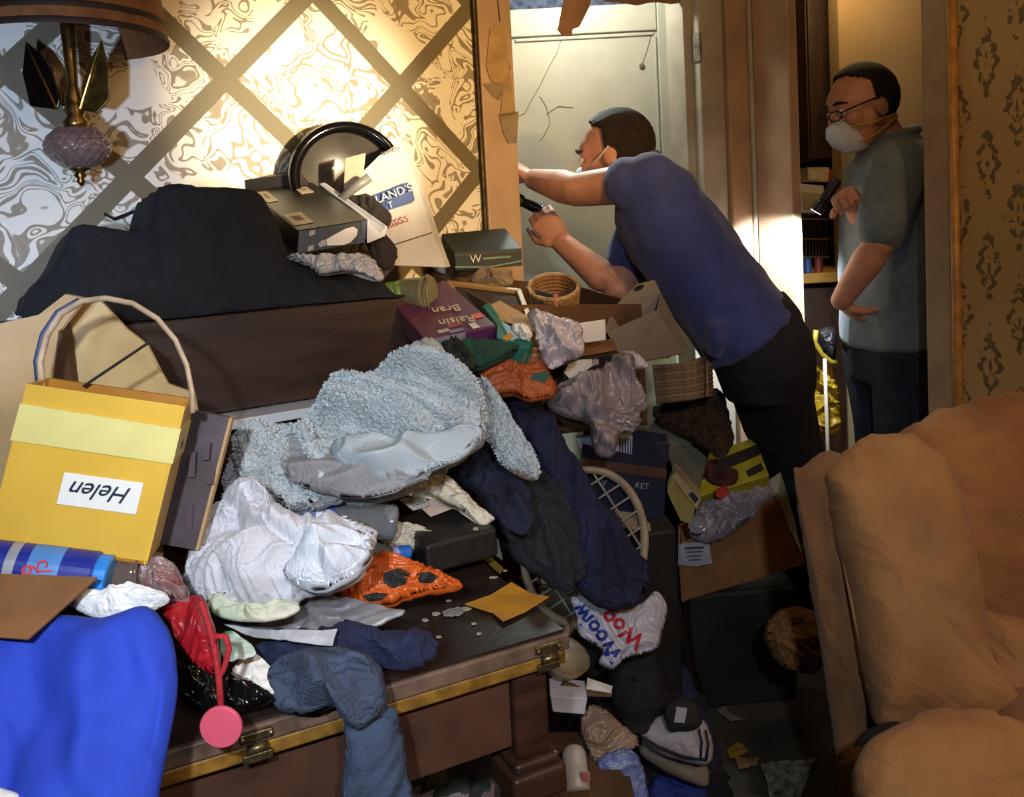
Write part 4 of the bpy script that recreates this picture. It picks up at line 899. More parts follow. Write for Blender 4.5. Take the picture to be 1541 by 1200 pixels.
tag(MB().tube([P(150, 318, 1.85), P(172, 330, 1.83), P(218, 312, 1.9)], 0.004, 6).build('dark_stick', dkband), 'thin dark stick lying behind the black dust cover', 'stick')

def green_box():
    tp_ = pq([(664, 352), (760, 343), (785, 374), (684, 381)], [2.2, 2.24, 2.12, 2.08]); dz = V((0, 0, P(684, 408, 2.08).z - P(684, 381, 2.08).z))
    o = empty('green_shoe_box', tp_[2] + dz, 'dark green shoe box with white letter standing by the door casing', 'box')
    MB().hexa([p + dz for p in tp_] + tp_).build('box_body', mat('black_green_box', '#15241e', 0.6, 0.2), o, bevel=0.002)
    r = tp_[2] - tp_[3]
    lettering('W', o, tp_[3].lerp(tp_[2], 0.30) + dz * 0.42, r, UP, 0.028, bulb_w, 0.004)
    MB().box(tp_[3].lerp(tp_[2], 0.62) + dz * 0.42 + V((0, -0.003, 0)), 0.07, 0.002, 0.005, (r.normalized(), r.cross(UP).normalized(), UP)).build('print_line', mat('print_green', '#7f9a84'), o)
    MB().tube([tp_[3] + dz * 0.78 - V((0, .004, 0)), tp_[3].lerp(tp_[2], 0.5) + dz * 0.92 - V((0, .005, 0)), tp_[2] + dz * 0.7 - V((0, .004, 0))], 0.002, 6).build('pale_band', mat('pale_green_line', '#8fae9a'), o)
    MB().ext([tp_[3] - V((0, .001, 0)), tp_[2] - V((0, .001, 0)), tp_[2] + dz * 0.22 - V((0, .001, 0)), tp_[3] + dz * 0.22 - V((0, .001, 0))], (0, -0.003, 0)).build('lid_edge', mat('olive_lid', '#2c3326', 0.6), o)
green_box()

# ---- open carton behind the cereal box, standing on another carton
def open_carton(name, label, o4, h, m, parent_loc, th=0.006, skip=()):
    """o4: four rim corners in order (front-left, front-right, back-right, back-left); h: height down."""
    o = empty(name, parent_loc, label, 'box'); dn_ = V((0, 0, -h)); c = sum(o4, V()) / 4
    for i, nm in enumerate(('front_wall', 'right_wall', 'back_wall', 'left_wall')):
        a, b = o4[i], o4[(i + 1) % 4]; inn = (c - (a + b) / 2); inn.z = 0; inn.normalize()
        MB().ext([a, b, b + dn_, a + dn_], inn * th).build(nm, m, o)
    MB().ext([p + dn_ for p in o4], (0, 0, th)).build('bottom', m, o)
    return o
zb_ = PP(720, 404, WP(0, 0.05, 0), nb).z
c4 = [WP(-0.24, 0.40, zb_ - 0.06), WP(0.19, 0.40, zb_ - 0.10), WP(0.22, 0.10, zb_ - 0.07), WP(-0.2, 0.05, zb_)]
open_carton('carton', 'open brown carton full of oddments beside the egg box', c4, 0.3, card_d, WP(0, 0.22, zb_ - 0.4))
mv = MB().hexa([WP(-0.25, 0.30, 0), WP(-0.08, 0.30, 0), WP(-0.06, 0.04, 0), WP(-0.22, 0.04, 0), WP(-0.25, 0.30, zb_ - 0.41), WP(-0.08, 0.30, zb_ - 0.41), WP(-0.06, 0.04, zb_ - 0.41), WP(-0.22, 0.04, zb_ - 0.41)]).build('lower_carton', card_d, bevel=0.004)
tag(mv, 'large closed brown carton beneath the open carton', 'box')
def picture_frame():
    q = pq([(672, 428), (784, 441), (803, 492), (690, 482)], [2.04, 2.02, 1.86, 1.88]); fm = mat('light_oak_frame', '#a8814a', 0.5, 0.2, 15)
    o = empty('picture_frame', q[3].lerp(q[2], .5), 'light oak picture frame lying in the open carton', 'picture frame')
    n = (q[1] - q[0]).cross(q[3] - q[0]).normalized(); n = n if n.z > 0 else -n
    for i in range(4):
        a, b = q[i], q[(i + 1) % 4]; c = sum(q, V()) / 4
        MB().ext([a, b, b.lerp(c, 0.16), a.lerp(c, 0.16)], n * 0.012).build('frame_rail', fm, o, bevel=0.002)
    MB().ext([p.lerp(sum(q, V()) / 4, 0.1) for p in q], n * 0.003).build('backing', mat('dark_backing', '#3a2c20'), o)
picture_frame()
soft('crumpled_packet', 'grey and tan crumpled packet at the back of the open carton', 'packet', mat('grey_tan_packet', '#857258', 0.7, 0.3, 25), [(710, 428), (713, 412), (730, 402), (752, 410), (768, 408), (767, 430)], 2.06, ST, 0.02, 0.02, amp=0.008, fs=30)
def wicker_basket():
    c = P(833, 432, 2.02); o = empty('wicker_basket', P(833, 472, 2.02), 'small round wicker basket holding dark packets', 'basket')
    wk = mat('wicker', '#93683a', 0.7, 0.3, 40, 0.3); wk2 = mat('wicker_pale', '#b08a58', 0.7, 0.3, 40, 0.3); ax = V((0.0, -0.45, 0.9)).normalized(); x, y, d = frame(ax)
    for k in range(7):
        r = 0.058 - 0.0016 * k
        MB().tube([c - d * (0.009 * k) + (x * math.cos(t) + y * math.sin(t)) * r for t in [i * math.pi / 14 for i in range(28)]], 0.0055, 6, closed=True).build('wicker_coil', wk if k else wk2, o, smooth=True)
    for k in range(14):
        t = k * math.pi / 7; e = x * math.cos(t) + y * math.sin(t)
        MB().tube([c + e * 0.061 + d * 0.004, c + e * 0.056 - d * 0.06], 0.0035, 5).build('wicker_stake', wk2, o)
    MB().lathe([(0.046, -0.058), (0.05, -0.055)], c, ax, 20).build('base', wk, o)
wicker_basket()
pk = slab('printed_packet', ink, [(804, 436), (836, 444), (834, 466), (812, 458)], [1.99, 1.99, 1.97, 1.97], (0, 0.02, 0.0), None, 'black printed packet inside the wicker basket', 'packet')
lettering('PC', pk, P(824, 453, 1.975), P(836, 456, 1.975) - P(812, 450, 1.975), UP, 0.016, bulb_w)
slab('pink_tag', mat('pink_red', '#b85a58', 0.6), [(832, 444), (840, 442), (840, 462), (833, 462)], 1.965, (0, 0.004, 0), None, 'small pink red tag in the wicker basket', 'tag')
def cereal():
    q = pq([(594, 458), (668, 420), (748, 490), (640, 512)], [1.82, 1.93, 1.76, 1.68])
    n = (q[1] - q[0]).cross(q[3] - q[0]).normalized(); n = n if n.dot(CAM - q[0]) > 0 else -n
    o = empty('cereal_box', q[3] - n * 0.05, 'purple cereal box lying upside down on the clutter', 'box')
    MB().ext(q, -n * 0.05).build('carton', mat('purple_carton', '#4a2350', 0.45, 0.25, 7, second='#5f2c22'), o, bevel=0.004, seg=3)
    r = P(655, 489, 1.71) - P(738, 477, 1.76); u = P(690, 505, 1.70) - P(690, 462, 1.80); cr = mat('cereal_cream', '#c9b596', 0.6)
    lettering('Raisin', o, PP(688, 483, q[0], n), r, u, 0.034, cr, shear=0.1); lettering('Bran', o, PP(672, 466, q[0], n), r, u, 0.034, cr, shear=0.1)
    up_ = lambda a, b: bil(q, a, b) + n * 0.001
    for (a, b, w_, h_, c) in ((0.98, 0.78, 0.14, 0.08, '#d0705e'), (0.5, 0.84, 0.2, 0.05, '#a8584e'), (0.72, 0.93, 0.1, 0.1, '#d8d2c8'), (0.3, 0.9, 0.16, 0.06, '#b8ad98'), (0.45, 0.95, 0.2, 0.05, '#8a828a')):
        a = min(a, 0.9); MB().ext([up_(a - w_ / 2, b - h_ / 2), up_(a + w_ / 2, b - h_ / 2), up_(a + w_ / 2, b + h_ / 2), up_(a - w_ / 2, b + h_ / 2)], n * 0.001).build('printed_patch', mat('cp' + c, c, 0.6), o)
    MB().ext([q[3], q[2].lerp(q[3], 0.45), q[2].lerp(q[3], 0.45) - n * 0.02 - UP * 0.006, q[3] - n * 0.03 - UP * 0.008], (0, -0.004, 0)).build('torn_end', mat('foil_grey', '#8a8890', 0.35, 0.3), o)
cereal()
def clamshell():
    o = empty('plastic_tub', P(610, 456, 1.86), 'clear plastic tub with green contents lying on the cereal box', 'tub')
    pl_ = mat('dirty_clear_plastic', '#a29a72', 0.2, 0.2, 20, trans=0.45)
    cyl(o, 'tub', pl_, P(598, 440, 1.86), P(645, 440, 1.82), [(0.026, 0), (0.028, 0.1), (0.033, 0.9), (0.036, 0.93), (0.036, 1.0)], 24)
    puff('green_contents', mat('lime_contents', '#7d9a4e', 0.6, 0.4, 30), [(580, 428), (605, 425), (625, 436), (615, 450), (585, 448), (572, 438)], 1.84, ST, 0.018, 0.018, 0.004, 30, parent=o, N=60, K=12)
    MB().tube([P(645, 440, 1.82) + V((0, math.cos(t), math.sin(t))) * 0.036 for t in [i * math.pi / 10 for i in range(20)]], 0.003, 6, closed=True).build('tub_rim', pl_, o, smooth=True)
clamshell()
tb2 = slab('teal_carton', mat('teal_carton', '#1f6a5c', 0.5, 0.15), [(726, 460), (737, 455), (754, 481), (802, 513), (796, 524), (773, 523), (747, 508), (748, 490)], [1.85, 1.86, 1.82, 1.74, 1.70, 1.70, 1.72, 1.76], (0, 0.02, -0.04), None, 'teal printed carton wedged beside the cereal box', 'box')
patch(tb2, 'yellow_print', mat('yellow_orange_print', '#d08a28', 0.6), [(755, 512), (766, 505), (773, 509), (764, 516)], [1.70, 1.71, 1.705, 1.695], 0.001, 0.006)
slab('tan_flap', card_p, [(736, 459), (752, 452), (802, 480), (812, 503), (770, 487), (752, 482)], [1.86, 1.88, 1.83, 1.78, 1.80, 1.82], (0, 0.004, -0.003), None, 'bent tan cardboard flap above the teal carton', 'cardboard')
soft('crumpled_tissue', 'small ball of white crumpled tissue on the teal carton', 'tissue', paper, [(768, 492), (785, 487), (798, 495), (800, 508), (788, 512), (775, 502)], 1.74, ST, 0.015, 0.012, amp=0.01, fs=50, N=70, K=14)
soft('green_cloth', 'dark green cloth lying under the cereal box', 'cloth', mat('bottle_green_cloth', '#1d4432', 0.9, 0.2, 20, 0.2), [(688, 520), (710, 514), (778, 521), (770, 532), (722, 554), (700, 548)], 1.70, LY, 0.02, 0.03, amp=0.006, fs=20, cr=1.2)
soft('moss_garland', 'dark mossy green garland between blanket and cereal box', 'garland', mat('moss', '#2c2f1c', 0.95, 0.5, 60, 1.0, 150), [(664, 520), (684, 514), (702, 528), (716, 550), (700, 556), (680, 544)], 1.66, LY, 0.025, 0.02, amp=0.014, fs=45)
ob = soft('orange_gift_bag', 'orange and green printed paper bag beside the white plastic bag', 'bag', mat('burnt_orange_paper', '#a5501f', 0.6, 0.2, 12), [(726, 552), (773, 526), (811, 525), (820, 537), (828, 560), (836, 592), (800, 604), (773, 594), (741, 593), (724, 577)], 1.72, (0, -.7, .7), 0.025, 0.04, amp=0.006, fs=14, cr=1.15, bend=0.03)
patch(ob, 'green_print', mat('leaf_green_print', '#1c5238', 0.6), [(793, 574), (805, 562), (822, 558), (828, 566), (818, 578), (800, 580)], [1.685] * 6, 0.001)
for i in range(3): patch(ob, 'dark_bars', mat('print_brown', '#6a3416'), [(784 + i * 9, 546), (790 + i * 9, 532), (794 + i * 9, 532), (788 + i * 9, 546)], [1.70] * 4, 0.001)
soft('white_plastic_bag', 'bunched white plastic bag on top of the orange bag', 'bag', mat('white_film', '#cfc6cc', 0.35, 0.08, 20, trans=0.1), [(794, 473), (815, 470), (842, 478), (858, 480), (872, 492), (880, 515), (868, 540), (850, 548), (836, 556), (824, 552), (812, 530), (806, 500)], 1.74, ST, 0.03, 0.03, amp=0.035, fs=15, rim=0.12, cr=1.35, bend=0.05)
slab('white_card', paper, [(868, 487), (911, 481), (912, 512), (884, 516), (872, 515)], 1.88, (0, 0.004, 0), None, 'blank white card standing behind the white plastic bag', 'card')
def bulb_box2():
    fr = pq([(846, 548), (930, 530), (931, 552), (848, 574)], [1.86, 1.9, 1.9, 1.86]); off = V((0.0, 0.1, 0.018))
    o = empty('bulb_box', fr[3].lerp(fr[2], .5), 'dark light-bulb carton under the blank white card', 'box')
    MB().hexa(fr + [p + off for p in fr]).build('carton', blackbox, o, bevel=0.002)
    n = V((0, -1, 0)); uv = lambda u, v: bil(fr, u, v) + n * 0.002
    MB().ext([uv(0.02, 0.5), uv(0.1, 0.1), uv(0.3, -0.05), uv(0.52, 0.08), uv(0.53, 0.5), uv(0.3, 0.85), uv(0.1, 0.9)], n * 0.002).build('printed_bulb', bulb_w, o)
    MB().ext([uv(0.53, 0.1), uv(0.64, 0.15), uv(0.64, 0.5), uv(0.53, 0.5)], n * 0.002).build('printed_bulb_base', mat('print_grey', '#9a8f88'), o)
    MB().ext([fr[0].lerp(fr[1], 0.3) + off * 0.2 + UP * 0.001, fr[1] + off * 0.1 + UP * 0.001, fr[1] + off * 0.9 + UP * 0.001, fr[0].lerp(fr[1], 0.3) + off * 0.9 + UP * 0.001], (0, 0, 0.001)).build('brown_top_print', card, o)
bulb_box2()
clearf = mat('clear_film_bag', '#a99a9c', 0.25, 0.15, 18, 0.1, trans=0.25)
soft('clear_bag', 'large cloudy clear plastic bag knotted at the top', 'bag', clearf, [(826, 602), (846, 576), (875, 566), (905, 556), (915, 540), (950, 537), (956, 562), (970, 600), (966, 640), (934, 655), (922, 684), (896, 682), (882, 640), (852, 628), (828, 614)], 1.86, ST, 0.06, 0.05, amp=0.04, fs=12, rim=0.08, seed=14, cr=1.35, bend=0.06)
soft('white_scrap_bag', 'small white plastic scrap between grey box and clear bag', 'bag', MATS['white_film'], [(930, 535), (950, 528), (968, 540), (975, 552), (955, 556), (935, 550)], 1.93, ST, 0.012, 0.012, amp=0.012, fs=30, N=70, K=14)

# ---- open grey box under the leaning man's elbow
def grey_box():
    m = mat('grey_brown_board', '#8a7d6c', 0.8, 0.12, 8); o = empty('open_grey_box', P(985, 548, 2.06), 'open grey-brown cardboard box tipped up under the leaning man', 'box')
    F4 = pq([(913, 500), (988, 467), (1030, 532), (940, 548)], [2.0, 2.02, 2.08, 2.02]); B4 = pq([(930, 456), (994, 440), (1036, 520), (960, 545)], [2.10, 2.10, 2.12, 2.10])
    def pan(nm, q): MB().ext(q, (0, 0.004, -0.002)).build(nm, m, o)
    pan('front_wall', F4); pan('right_wall', [F4[1], B4[1], B4[2], F4[2]]); pan('bottom', [F4[2], B4[2], B4[3], F4[3]]); pan('left_wall', [F4[0], B4[0], B4[3], F4[3]]); pan('back_wall', B4)
    pan('flap', [B4[0], B4[1], P(985, 421, 2.12), P(958, 428, 2.12)]); pan('flap', [F4[0], B4[0], P(920, 470, 2.06), P(905, 510, 1.98)])
    MB().ell(P(962, 433, 2.105), V((0.012, 0, 0.004)), V((0, 0.002, 0)), V((0, 0, 0.006))).build('hand_hole', mat('black_gap', '#120c08'), o)
grey_box()
def hamper():
    o = empty('woven_hamper', P(1025, 612, 2.12), 'flat woven reed hamper lid below the grey box', 'hamper'); m1 = mat('reed_a', '#6d5942', 0.8, 0.3, 50); m2 = mat('reed_b', '#7d684c', 0.8, 0.3, 50)
    for k in range(10):
        t = k / 9; MB().tube([P(982 + 6 * t, 553 + 52 * t, 2.10 - 0.04 * t), P(1030 + 4 * t, 550 + 50 * t, 2.10 - 0.04 * t), P(1070 + 2 * t, 536 + 58 * t, 2.14 - 0.04 * t)], 0.0062, 6).build('reed', m1 if k % 2 else m2, o, smooth=True)
    for a in range(5): MB().tube([P(988 + a * 19, 552 - a * 2, 2.11), P(992 + a * 18, 606 - a * 2, 2.07)], 0.004, 5).build('stake', m2, o)
    MB().hexa(pq([(984, 560), (1068, 545), (1070, 596), (990, 606)], 2.13) + pq([(984, 560), (1068, 545), (1070, 596), (990, 606)], 2.2)).build('side', m1, o)
hamper()
soft('coir_mat', 'matted dark brown bristly mat heaped beside the woven hamper', 'mat', mat('coir', '#41301f', 1.0, 0.5, 70, 1.0, 180), [(986, 614), (1040, 600), (1072, 588), (1088, 598), (1098, 630), (1104, 664), (1085, 690), (1064, 676), (1030, 655), (992, 638)], 2.25, (0, -.6, .8), 0.05, 0.02, amp=0.012, fs=22)
slab('grey_board', mat('grey_green_panel', '#5d5a4c', 0.7, 0.15), [(984, 632), (1070, 670), (1062, 700), (1049, 748), (1012, 712), (1004, 672), (968, 660)], [2.30, 2.27, 2.27, 2.25, 2.26, 2.27, 2.30], (0.008, 0.016, 0.004), None, 'thin grey-green board leaning between dark box and yellow box', 'board', 0.003)
def yellow_box():
    q = pq([(1060, 684), (1136, 658), (1158, 716), (1050, 748)], [2.34, 2.36, 2.26, 2.24]); n = (q[1] - q[0]).cross(q[3] - q[0]).normalized(); n = n if n.z > 0 else -n
    o = empty('yellow_box', q[3] - n * 0.06, 'bright yellow printed box with a black band', 'box')
    MB().ext(q, -n * 0.06).build('carton', mat('acid_yellow', '#a39a1e', 0.5, 0.15), o, bevel=0.003)
    uv = lambda u, v: bil(q, u, v) + n * 0.001
    MB().ext([uv(0, 0.28), uv(1, 0.2), uv(1, 0.46), uv(0.02, 0.62)], n * 0.001).build('black_band', ink, o); MB().ext([uv(0.7, 0.74), uv(0.95, 0.66), uv(0.95, 0.84), uv(0.72, 0.9)], n * 0.001).build('black_print', ink, o)
yellow_box()
soft('red_black_glove', 'dark red and black crumpled glove on the yellow box', 'glove', mat('dull_red_cloth', '#5a1e1a', 0.8, 0.6, 25, second='#151212'), [(1058, 700), (1078, 694), (1100, 708), (1112, 715), (1104, 730), (1078, 730), (1062, 720)], 2.28, LY, 0.025, 0.02, amp=0.012, fs=30, N=90, K=18)

# ---- open carton on the floor by the recliner
def floor_carton():
    fr = pq([(1020, 822), (1168, 752), (1209, 850), (1026, 906)], [2.22, 2.26, 2.26, 2.22]); off = V((0.02, 0.09, 0.0))
    o = empty('cardboard_box', (fr[2] + fr[3]) / 2 + off / 2, 'open brown cardboard box holding plastic bags beside the recliner', 'box')
    MB().ext(fr, (0, 0.005, 0)).build('front_wall', card, o)
    bk = [p + off + V((0, 0, 0.02)) for p in fr]
    MB().ext(bk, (0, 0.005, 0)).build('back_wall', card, o); MB().ext([fr[1], bk[1], bk[2], fr[2]], (0.005, 0, 0)).build('right_wall', card, o); MB().ext([fr[0], bk[0], bk[3], fr[3]], (0.005, 0, 0)).build('left_wall', card, o)
    MB().ext([fr[3], fr[2], bk[2], bk[3]], (0, 0, 0.005)).build('bottom', card, o)
    MB().ext(pq([(1158, 722), (1173, 712), (1192, 775), (1204, 830), (1168, 752)], [2.33, 2.36, 2.33, 2.25, 2.27]), (0.004, 0.002, 0)).build('flap', mat('pale_green_flap', '#a5b3a2', 0.7), o)
    lb = MB().ext(pq([(1021, 819), (1066, 815), (1072, 848), (1046, 853), (1020, 850)], 2.212), (0, -0.001, 0)).build('label', mat('bluish_paper', '#a9acb8', 0.8), o)
    for i in range(4):
        MB().box(P(1045, 825 + i * 6, 2.209), 0.05 - 0.006 * i, 0.001, 0.006 if i == 0 else 0.0025).build('label_print', mat('print_dark_grey', '#4a4642'), lb)
floor_carton()
bagp = soft('grocery_bag', 'crumpled grey-white grocery bag with red print in cardboard box', 'bag', mat('grey_lilac_film', '#9a949e', 0.35, 0.15, 18, trans=0.1), [(1038, 800), (1052, 762), (1075, 738), (1110, 728), (1150, 722), (1164, 735), (1163, 756), (1120, 790), (1085, 812), (1055, 818)], 2.28, LY, 0.05, 0.02, amp=0.022, fs=20, seed=31, cr=1.4, bend=0.015)
patch(bagp, 'red_print', mat('red_print', '#a8362c', 0.6), [(1076, 738), (1092, 730), (1098, 742), (1088, 750), (1078, 748)], [2.21, 2.23, 2.21, 2.19, 2.19], 0.001)
def cup():
    o = empty('plastic_cup_lid', P(1048, 808, 2.2), 'clear round plastic lid lying on the grocery bag', 'lid'); x, y, d = frame(V((-0.3, -0.8, 0.5))); c = P(1050, 790, 2.18); m = mat('clear_shiny_plastic', '#c9c9d0', 0.1, 0.05, trans=0.6)
    MB().lathe([(0.002, 0.004), (0.018, 0.005), (0.021, 0.0), (0.023, 0.002), (0.024, -0.004)], c, d, 26).build('lid_disc', m, o, smooth=True)
    for r in (0.012, 0.0225): MB().tube([c + d * 0.006 + (x * math.cos(t) + y * math.sin(t)) * r for t in [i * math.pi / 12 for i in range(24)]], 0.0014, 6, closed=True).build('lid_ridge', m, o, smooth=True)
cup()
def floor_block(name, m, px0, px1, Y, d, z0, z1, label, cat):
    xa_, xb_ = P(px0, 905, Y).x, P(px1, 905, Y).x
    tag(MB().hexa([V((xa_ + .01, Y, z0)), V((xb_ - .01, Y + .02, z0)), V((xb_ - .01, Y + d, z0)), V((xa_ + .01, Y + d, z0)), V((xa_, Y - .005, z1)), V((xb_, Y + .015, z1)), V((xb_, Y + d, z1)), V((xa_, Y + d, z1))]).build(name, m, bevel=0.01, seg=3), label, cat)
floor_block('storage_tote', mat('dark_green_tote', '#23261e', 0.6, 0.3, 6), 1036, 1205, 2.25, 0.12, 0.0, P(1110, 880, 2.23).z - 0.03, 'dark green storage tote underneath the open cardboard box', 'tote')
floor_block('stacked_trunk', mat('dark_brown_trunk', '#2c2018', 0.6, 0.3, 8), 985, 1100, 2.5, 0.25, 0.0, P(1040, 690, 2.5).z, 'dark brown trunk behind the open cardboard box', 'trunk')

# ---- boxed set, papers and racket behind the navy clothes
def kit_box():
    fr = pq([(874, 690), (1003, 707), (1000, 782), (878, 784)], [1.98, 2.0, 2.0, 1.98]); off = V((0.02, 0.10, 0.06)); o = empty('game_box', fr[3].lerp(fr[2], .5), 'navy blue boxed set with small white capitals behind the racket', 'box')
    MB().hexa(fr + [p + off for p in fr]).build('carton', mat('navy_carton', '#121a33', 0.5, 0.2), o, bevel=0.002)
    n = V((0, -1, 0)); uv = lambda u, v: bil(fr, u, v) + n * 0.001
    MB().ext([uv(0, 0), uv(1, 0), uv(1, 0.18), uv(0, 0.14)], n * 0.001).build('brown_band', mat('rust_band', '#4a2c1a', 0.6, 0.4), o)
    lettering('KET', o, uv(0.71, 0.36), fr[1] - fr[0], UP, 0.019, mat('print_pale_grey', '#8f949c')); lettering('AV', o, uv(0.23, 0.36), fr[1] - fr[0], UP, 0.019, MATS['print_pale_grey'])
kit_box()
slab('dark_cassette_box', mat('black_brown_box', '#1a140f', 0.5, 0.4), [(952, 660), (1008, 668), (1003, 704), (950, 694)], 2.07, (0.01, 0.08, 0.01), None, 'small black-brown box on top of the navy boxed set', 'box')
sp = slab('striped_carton', mat('bluish_white_card', '#9fa4bc', 0.7, 0.15), [(868, 660), (952, 656), (951, 686), (878, 690)], 2.02, (0, 0.03, 0), None, 'bluish white striped carton behind the clear bag', 'box')
for i in range(5): patch(sp, 'dark_stripe', mat('stripe_navy', '#2a3154'), [(932 + i * 4, 660), (934 + i * 4, 660), (934 + i * 4, 684), (932 + i * 4, 684)], 2.0195, 0.0008)
slab('pale_yellow_book', mat('dim_yellow_cover', '#9a8f50', 0.7), [(1004, 742), (1011, 722), (1046, 768), (1040, 790), (1024, 784)], 2.18, (0.01, 0.05, 0.01), None, 'pale yellow book leaning beside the navy boxed set', 'book')
wb = slab('white_slim_book', mat('dim_cream_cover', '#a89a78', 0.7), [(1011, 720), (1016, 711), (1055, 752), (1048, 768)], 2.20, (0.01, 0.05, 0.01), None, 'slim cream book with a purple label leaning on the grey panel', 'book')
patch(wb, 'purple_label', mat('purple_label', '#2a1f4a'), [(1036, 744), (1042, 740), (1052, 751), (1046, 758)], 2.198, 0.001)
def racket():
    c = P(880, 822, 1.91); x = V((0.93, 0.05, -0.28)).normalized(); n = V((0.18, -0.95, 0.2)).normalized(); y = n.cross(x).normalized(); x = y.cross(n); A, B = 0.14, 0.17
    o = empty('tennis_racket', c - UP * 0.15, 'cream wooden racket with wide string mesh behind the navy clothes', 'racket')
    fm = mat('cream_racket_frame', '#a3937a', 0.5, 0.15, 20); sg = mat('racket_string', '#8d8f84', 0.6)
    MB().tube([c + x * A * math.cos(t) + y * B * math.sin(t) for t in [i * math.pi / 36 for i in range(72)]], 0.011, 10, flat=0.8, closed=True).build('hoop', fm, o, smooth=True)
    d1 = (x + y * 0.9).normalized(); 
    for fam in (1, -1):
        for k in range(-3, 4):
            s_ = k * 0.036; pts = []
            for j in range(-60, 61):
                t = j * 0.003; p = (V((0.72 * t - 0.69 * s_ * fam, 0.69 * t * fam + 0.72 * s_)))
                if (p.x / A) ** 2 + (p.y / B) ** 2 < 0.98: pts.append(p)
            if len(pts) > 2: MB().tube([c + x * pts[0].x + y * pts[0].y + n * 0.001 * fam, c + x * pts[-1].x + y * pts[-1].y + n * 0.001 * fam], 0.0026, 6).build('string', sg, o)
    MB().tube([c + y * -B, c + y * -(B + 0.05)], [0.012, 0.014], 8).build('handle', fm, o, smooth=True)
racket()
soft('tan_paper_scrap', 'dim tan paper seen behind the racket strings', 'paper', mat('dim_tan_paper', '#8d7460', 0.8), [(918, 768), (952, 772), (978, 788), (980, 800), (950, 798), (930, 790)], 1.965, (0, -.8, .6), 0.004, amp=0.004, fs=16, sheet=True, smooth=False, N=60, K=10)
tag(MB().hexa([V((0.22, 1.97, 0)), V((0.36, 2.0, 0)), V((0.35, 2.12, 0)), V((0.21, 2.12, 0)), V((0.22, 1.97, 0.6)), V((0.36, 2.0, 0.6)), V((0.35, 2.12, 0.6)), V((0.21, 2.12, 0.6))]).build('black_crate', mat('black_crate_m', '#12110f', 0.7), bevel=0.01), 'black crate on the floor beneath the navy boxed set', 'crate')
soft('navy_sweater', 'navy knit sweater slumped over the pile right of the table', 'clothing', navy, [(742, 598), (775, 590), (800, 598), (832, 644), (858, 692), (880, 735), (908, 782), (948, 822), (978, 862), (970, 902), (940, 918), (895, 902), (862, 868), (850, 800), (820, 745), (782, 700), (752, 650)], 1.76, (0.15, -.8, .6), 0.07, 0.12, amp=0.05, fs=7, ang=0.9, stretch=0.5, seed=21, centre=(880, 780), cr=1.4, bend=0.10, G=120, rim=0.07)
soft('navy_shirt', 'navy shirt spilling from under the grey robe', 'clothing', mat('navy_cotton', '#191d33', 0.9, 0.25, 20, 0.2, 120), [(636, 698), (690, 676), (735, 668), (775, 700), (800, 740), (800, 790), (770, 800), (742, 775), (715, 738), (675, 712)], 1.60, LY, 0.03, 0.04, amp=0.03, fs=10, seed=22, cr=1.3, bend=0.14, rim=0.08)
soft('charcoal_jeans', 'charcoal jeans folded over the right edge of the table', 'clothing', mat('charcoal_denim', '#20232a', 0.9, 0.25, 25, 0.25, 200), [(742, 742), (770, 705), (815, 700), (860, 742), (884, 790), (892, 826), (876, 872), (842, 890), (806, 866), (770, 840), (748, 800)], 1.68, (0.1, -.8, .6), 0.04, 0.05, amp=0.03, fs=8, ang=1.0, stretch=0.5, seed=23, cr=1.3, bend=0.10, rim=0.06)

# ---- grey fleece robe
fl_m = mat('grey_fleece', '#b4bec2', 1.0, 0.12, 25, 0.8, 160, sheen=0.1); fl_t = mat('grey_fleece_tufts', '#b9c3c6', 1.0, 0.15, 40, sheen=0.1)
rob = empty('fleece_robe', P(560, 740, 1.45), 'bulky pale grey fleece robe bundled in front of the organ', 'robe')
def tufts(o, count, size, seed, parent, up=True):
    me = o.data; rnd = random.Random(seed); base = wloc(o); m = MB(); polys = me.polygons; n = len(polys); made = 0
    while made < count:
        p = polys[rnd.randrange(n)]
        if up and (p.normal.dot(V((0, -0.7, 0.6))) < -0.1 or p.area < 1e-7): continue
        made += 1; c = base + p.center; x, y, d = frame(p.normal); L = size * rnd.uniform(0.5, 1.3); d2 = (d + x * rnd.uniform(-.8, .8) + y * rnd.uniform(-.8, .8)).normalized(); w_ = size * 0.45
        sx = x.cross(d2).normalized() if x.cross(d2).length > 1e-3 else y
        m.add([c - sx * w_, c + sx * w_, c + d2 * L], [(0, 1, 2)])
    t = m.build('fleece_pile', fl_t, parent, smooth=False); t['kind'] = 'stuff'; return t
rb1 = puff('robe_body', fl_m, [(470, 622), (498, 596), (545, 576), (600, 562), (655, 556), (698, 566), (722, 585), (731, 618), (728, 648), (700, 682), (655, 708), (600, 735), (545, 752), (490, 748), (455, 720), (448, 660)], 1.44, (0, -.72, .7), 0.10, 0.10, 0.085, 8.5, 0.35, 0.45, 6, rob, cr=1.45, bend=0.08, G=120, rim=0.08, iters=70)
tufts(rb1, 6000, 0.005, 2, rob)
rb2 = puff('robe_sleeve', fl_m, [(352, 664), (388, 650), (440, 642), (480, 646), (492, 680), (520, 720), (515, 752), (450, 758), (385, 752), (345, 758), (334, 735), (345, 690)], 1.36, (0, -.7, .7), 0.05, 0.08, 0.06, 11, 1.2, 0.4, 9, rob, cr=1.45, bend=0.09, rim=0.08, iters=80)
tufts(rb2, 2200, 0.0045, 3, rob)
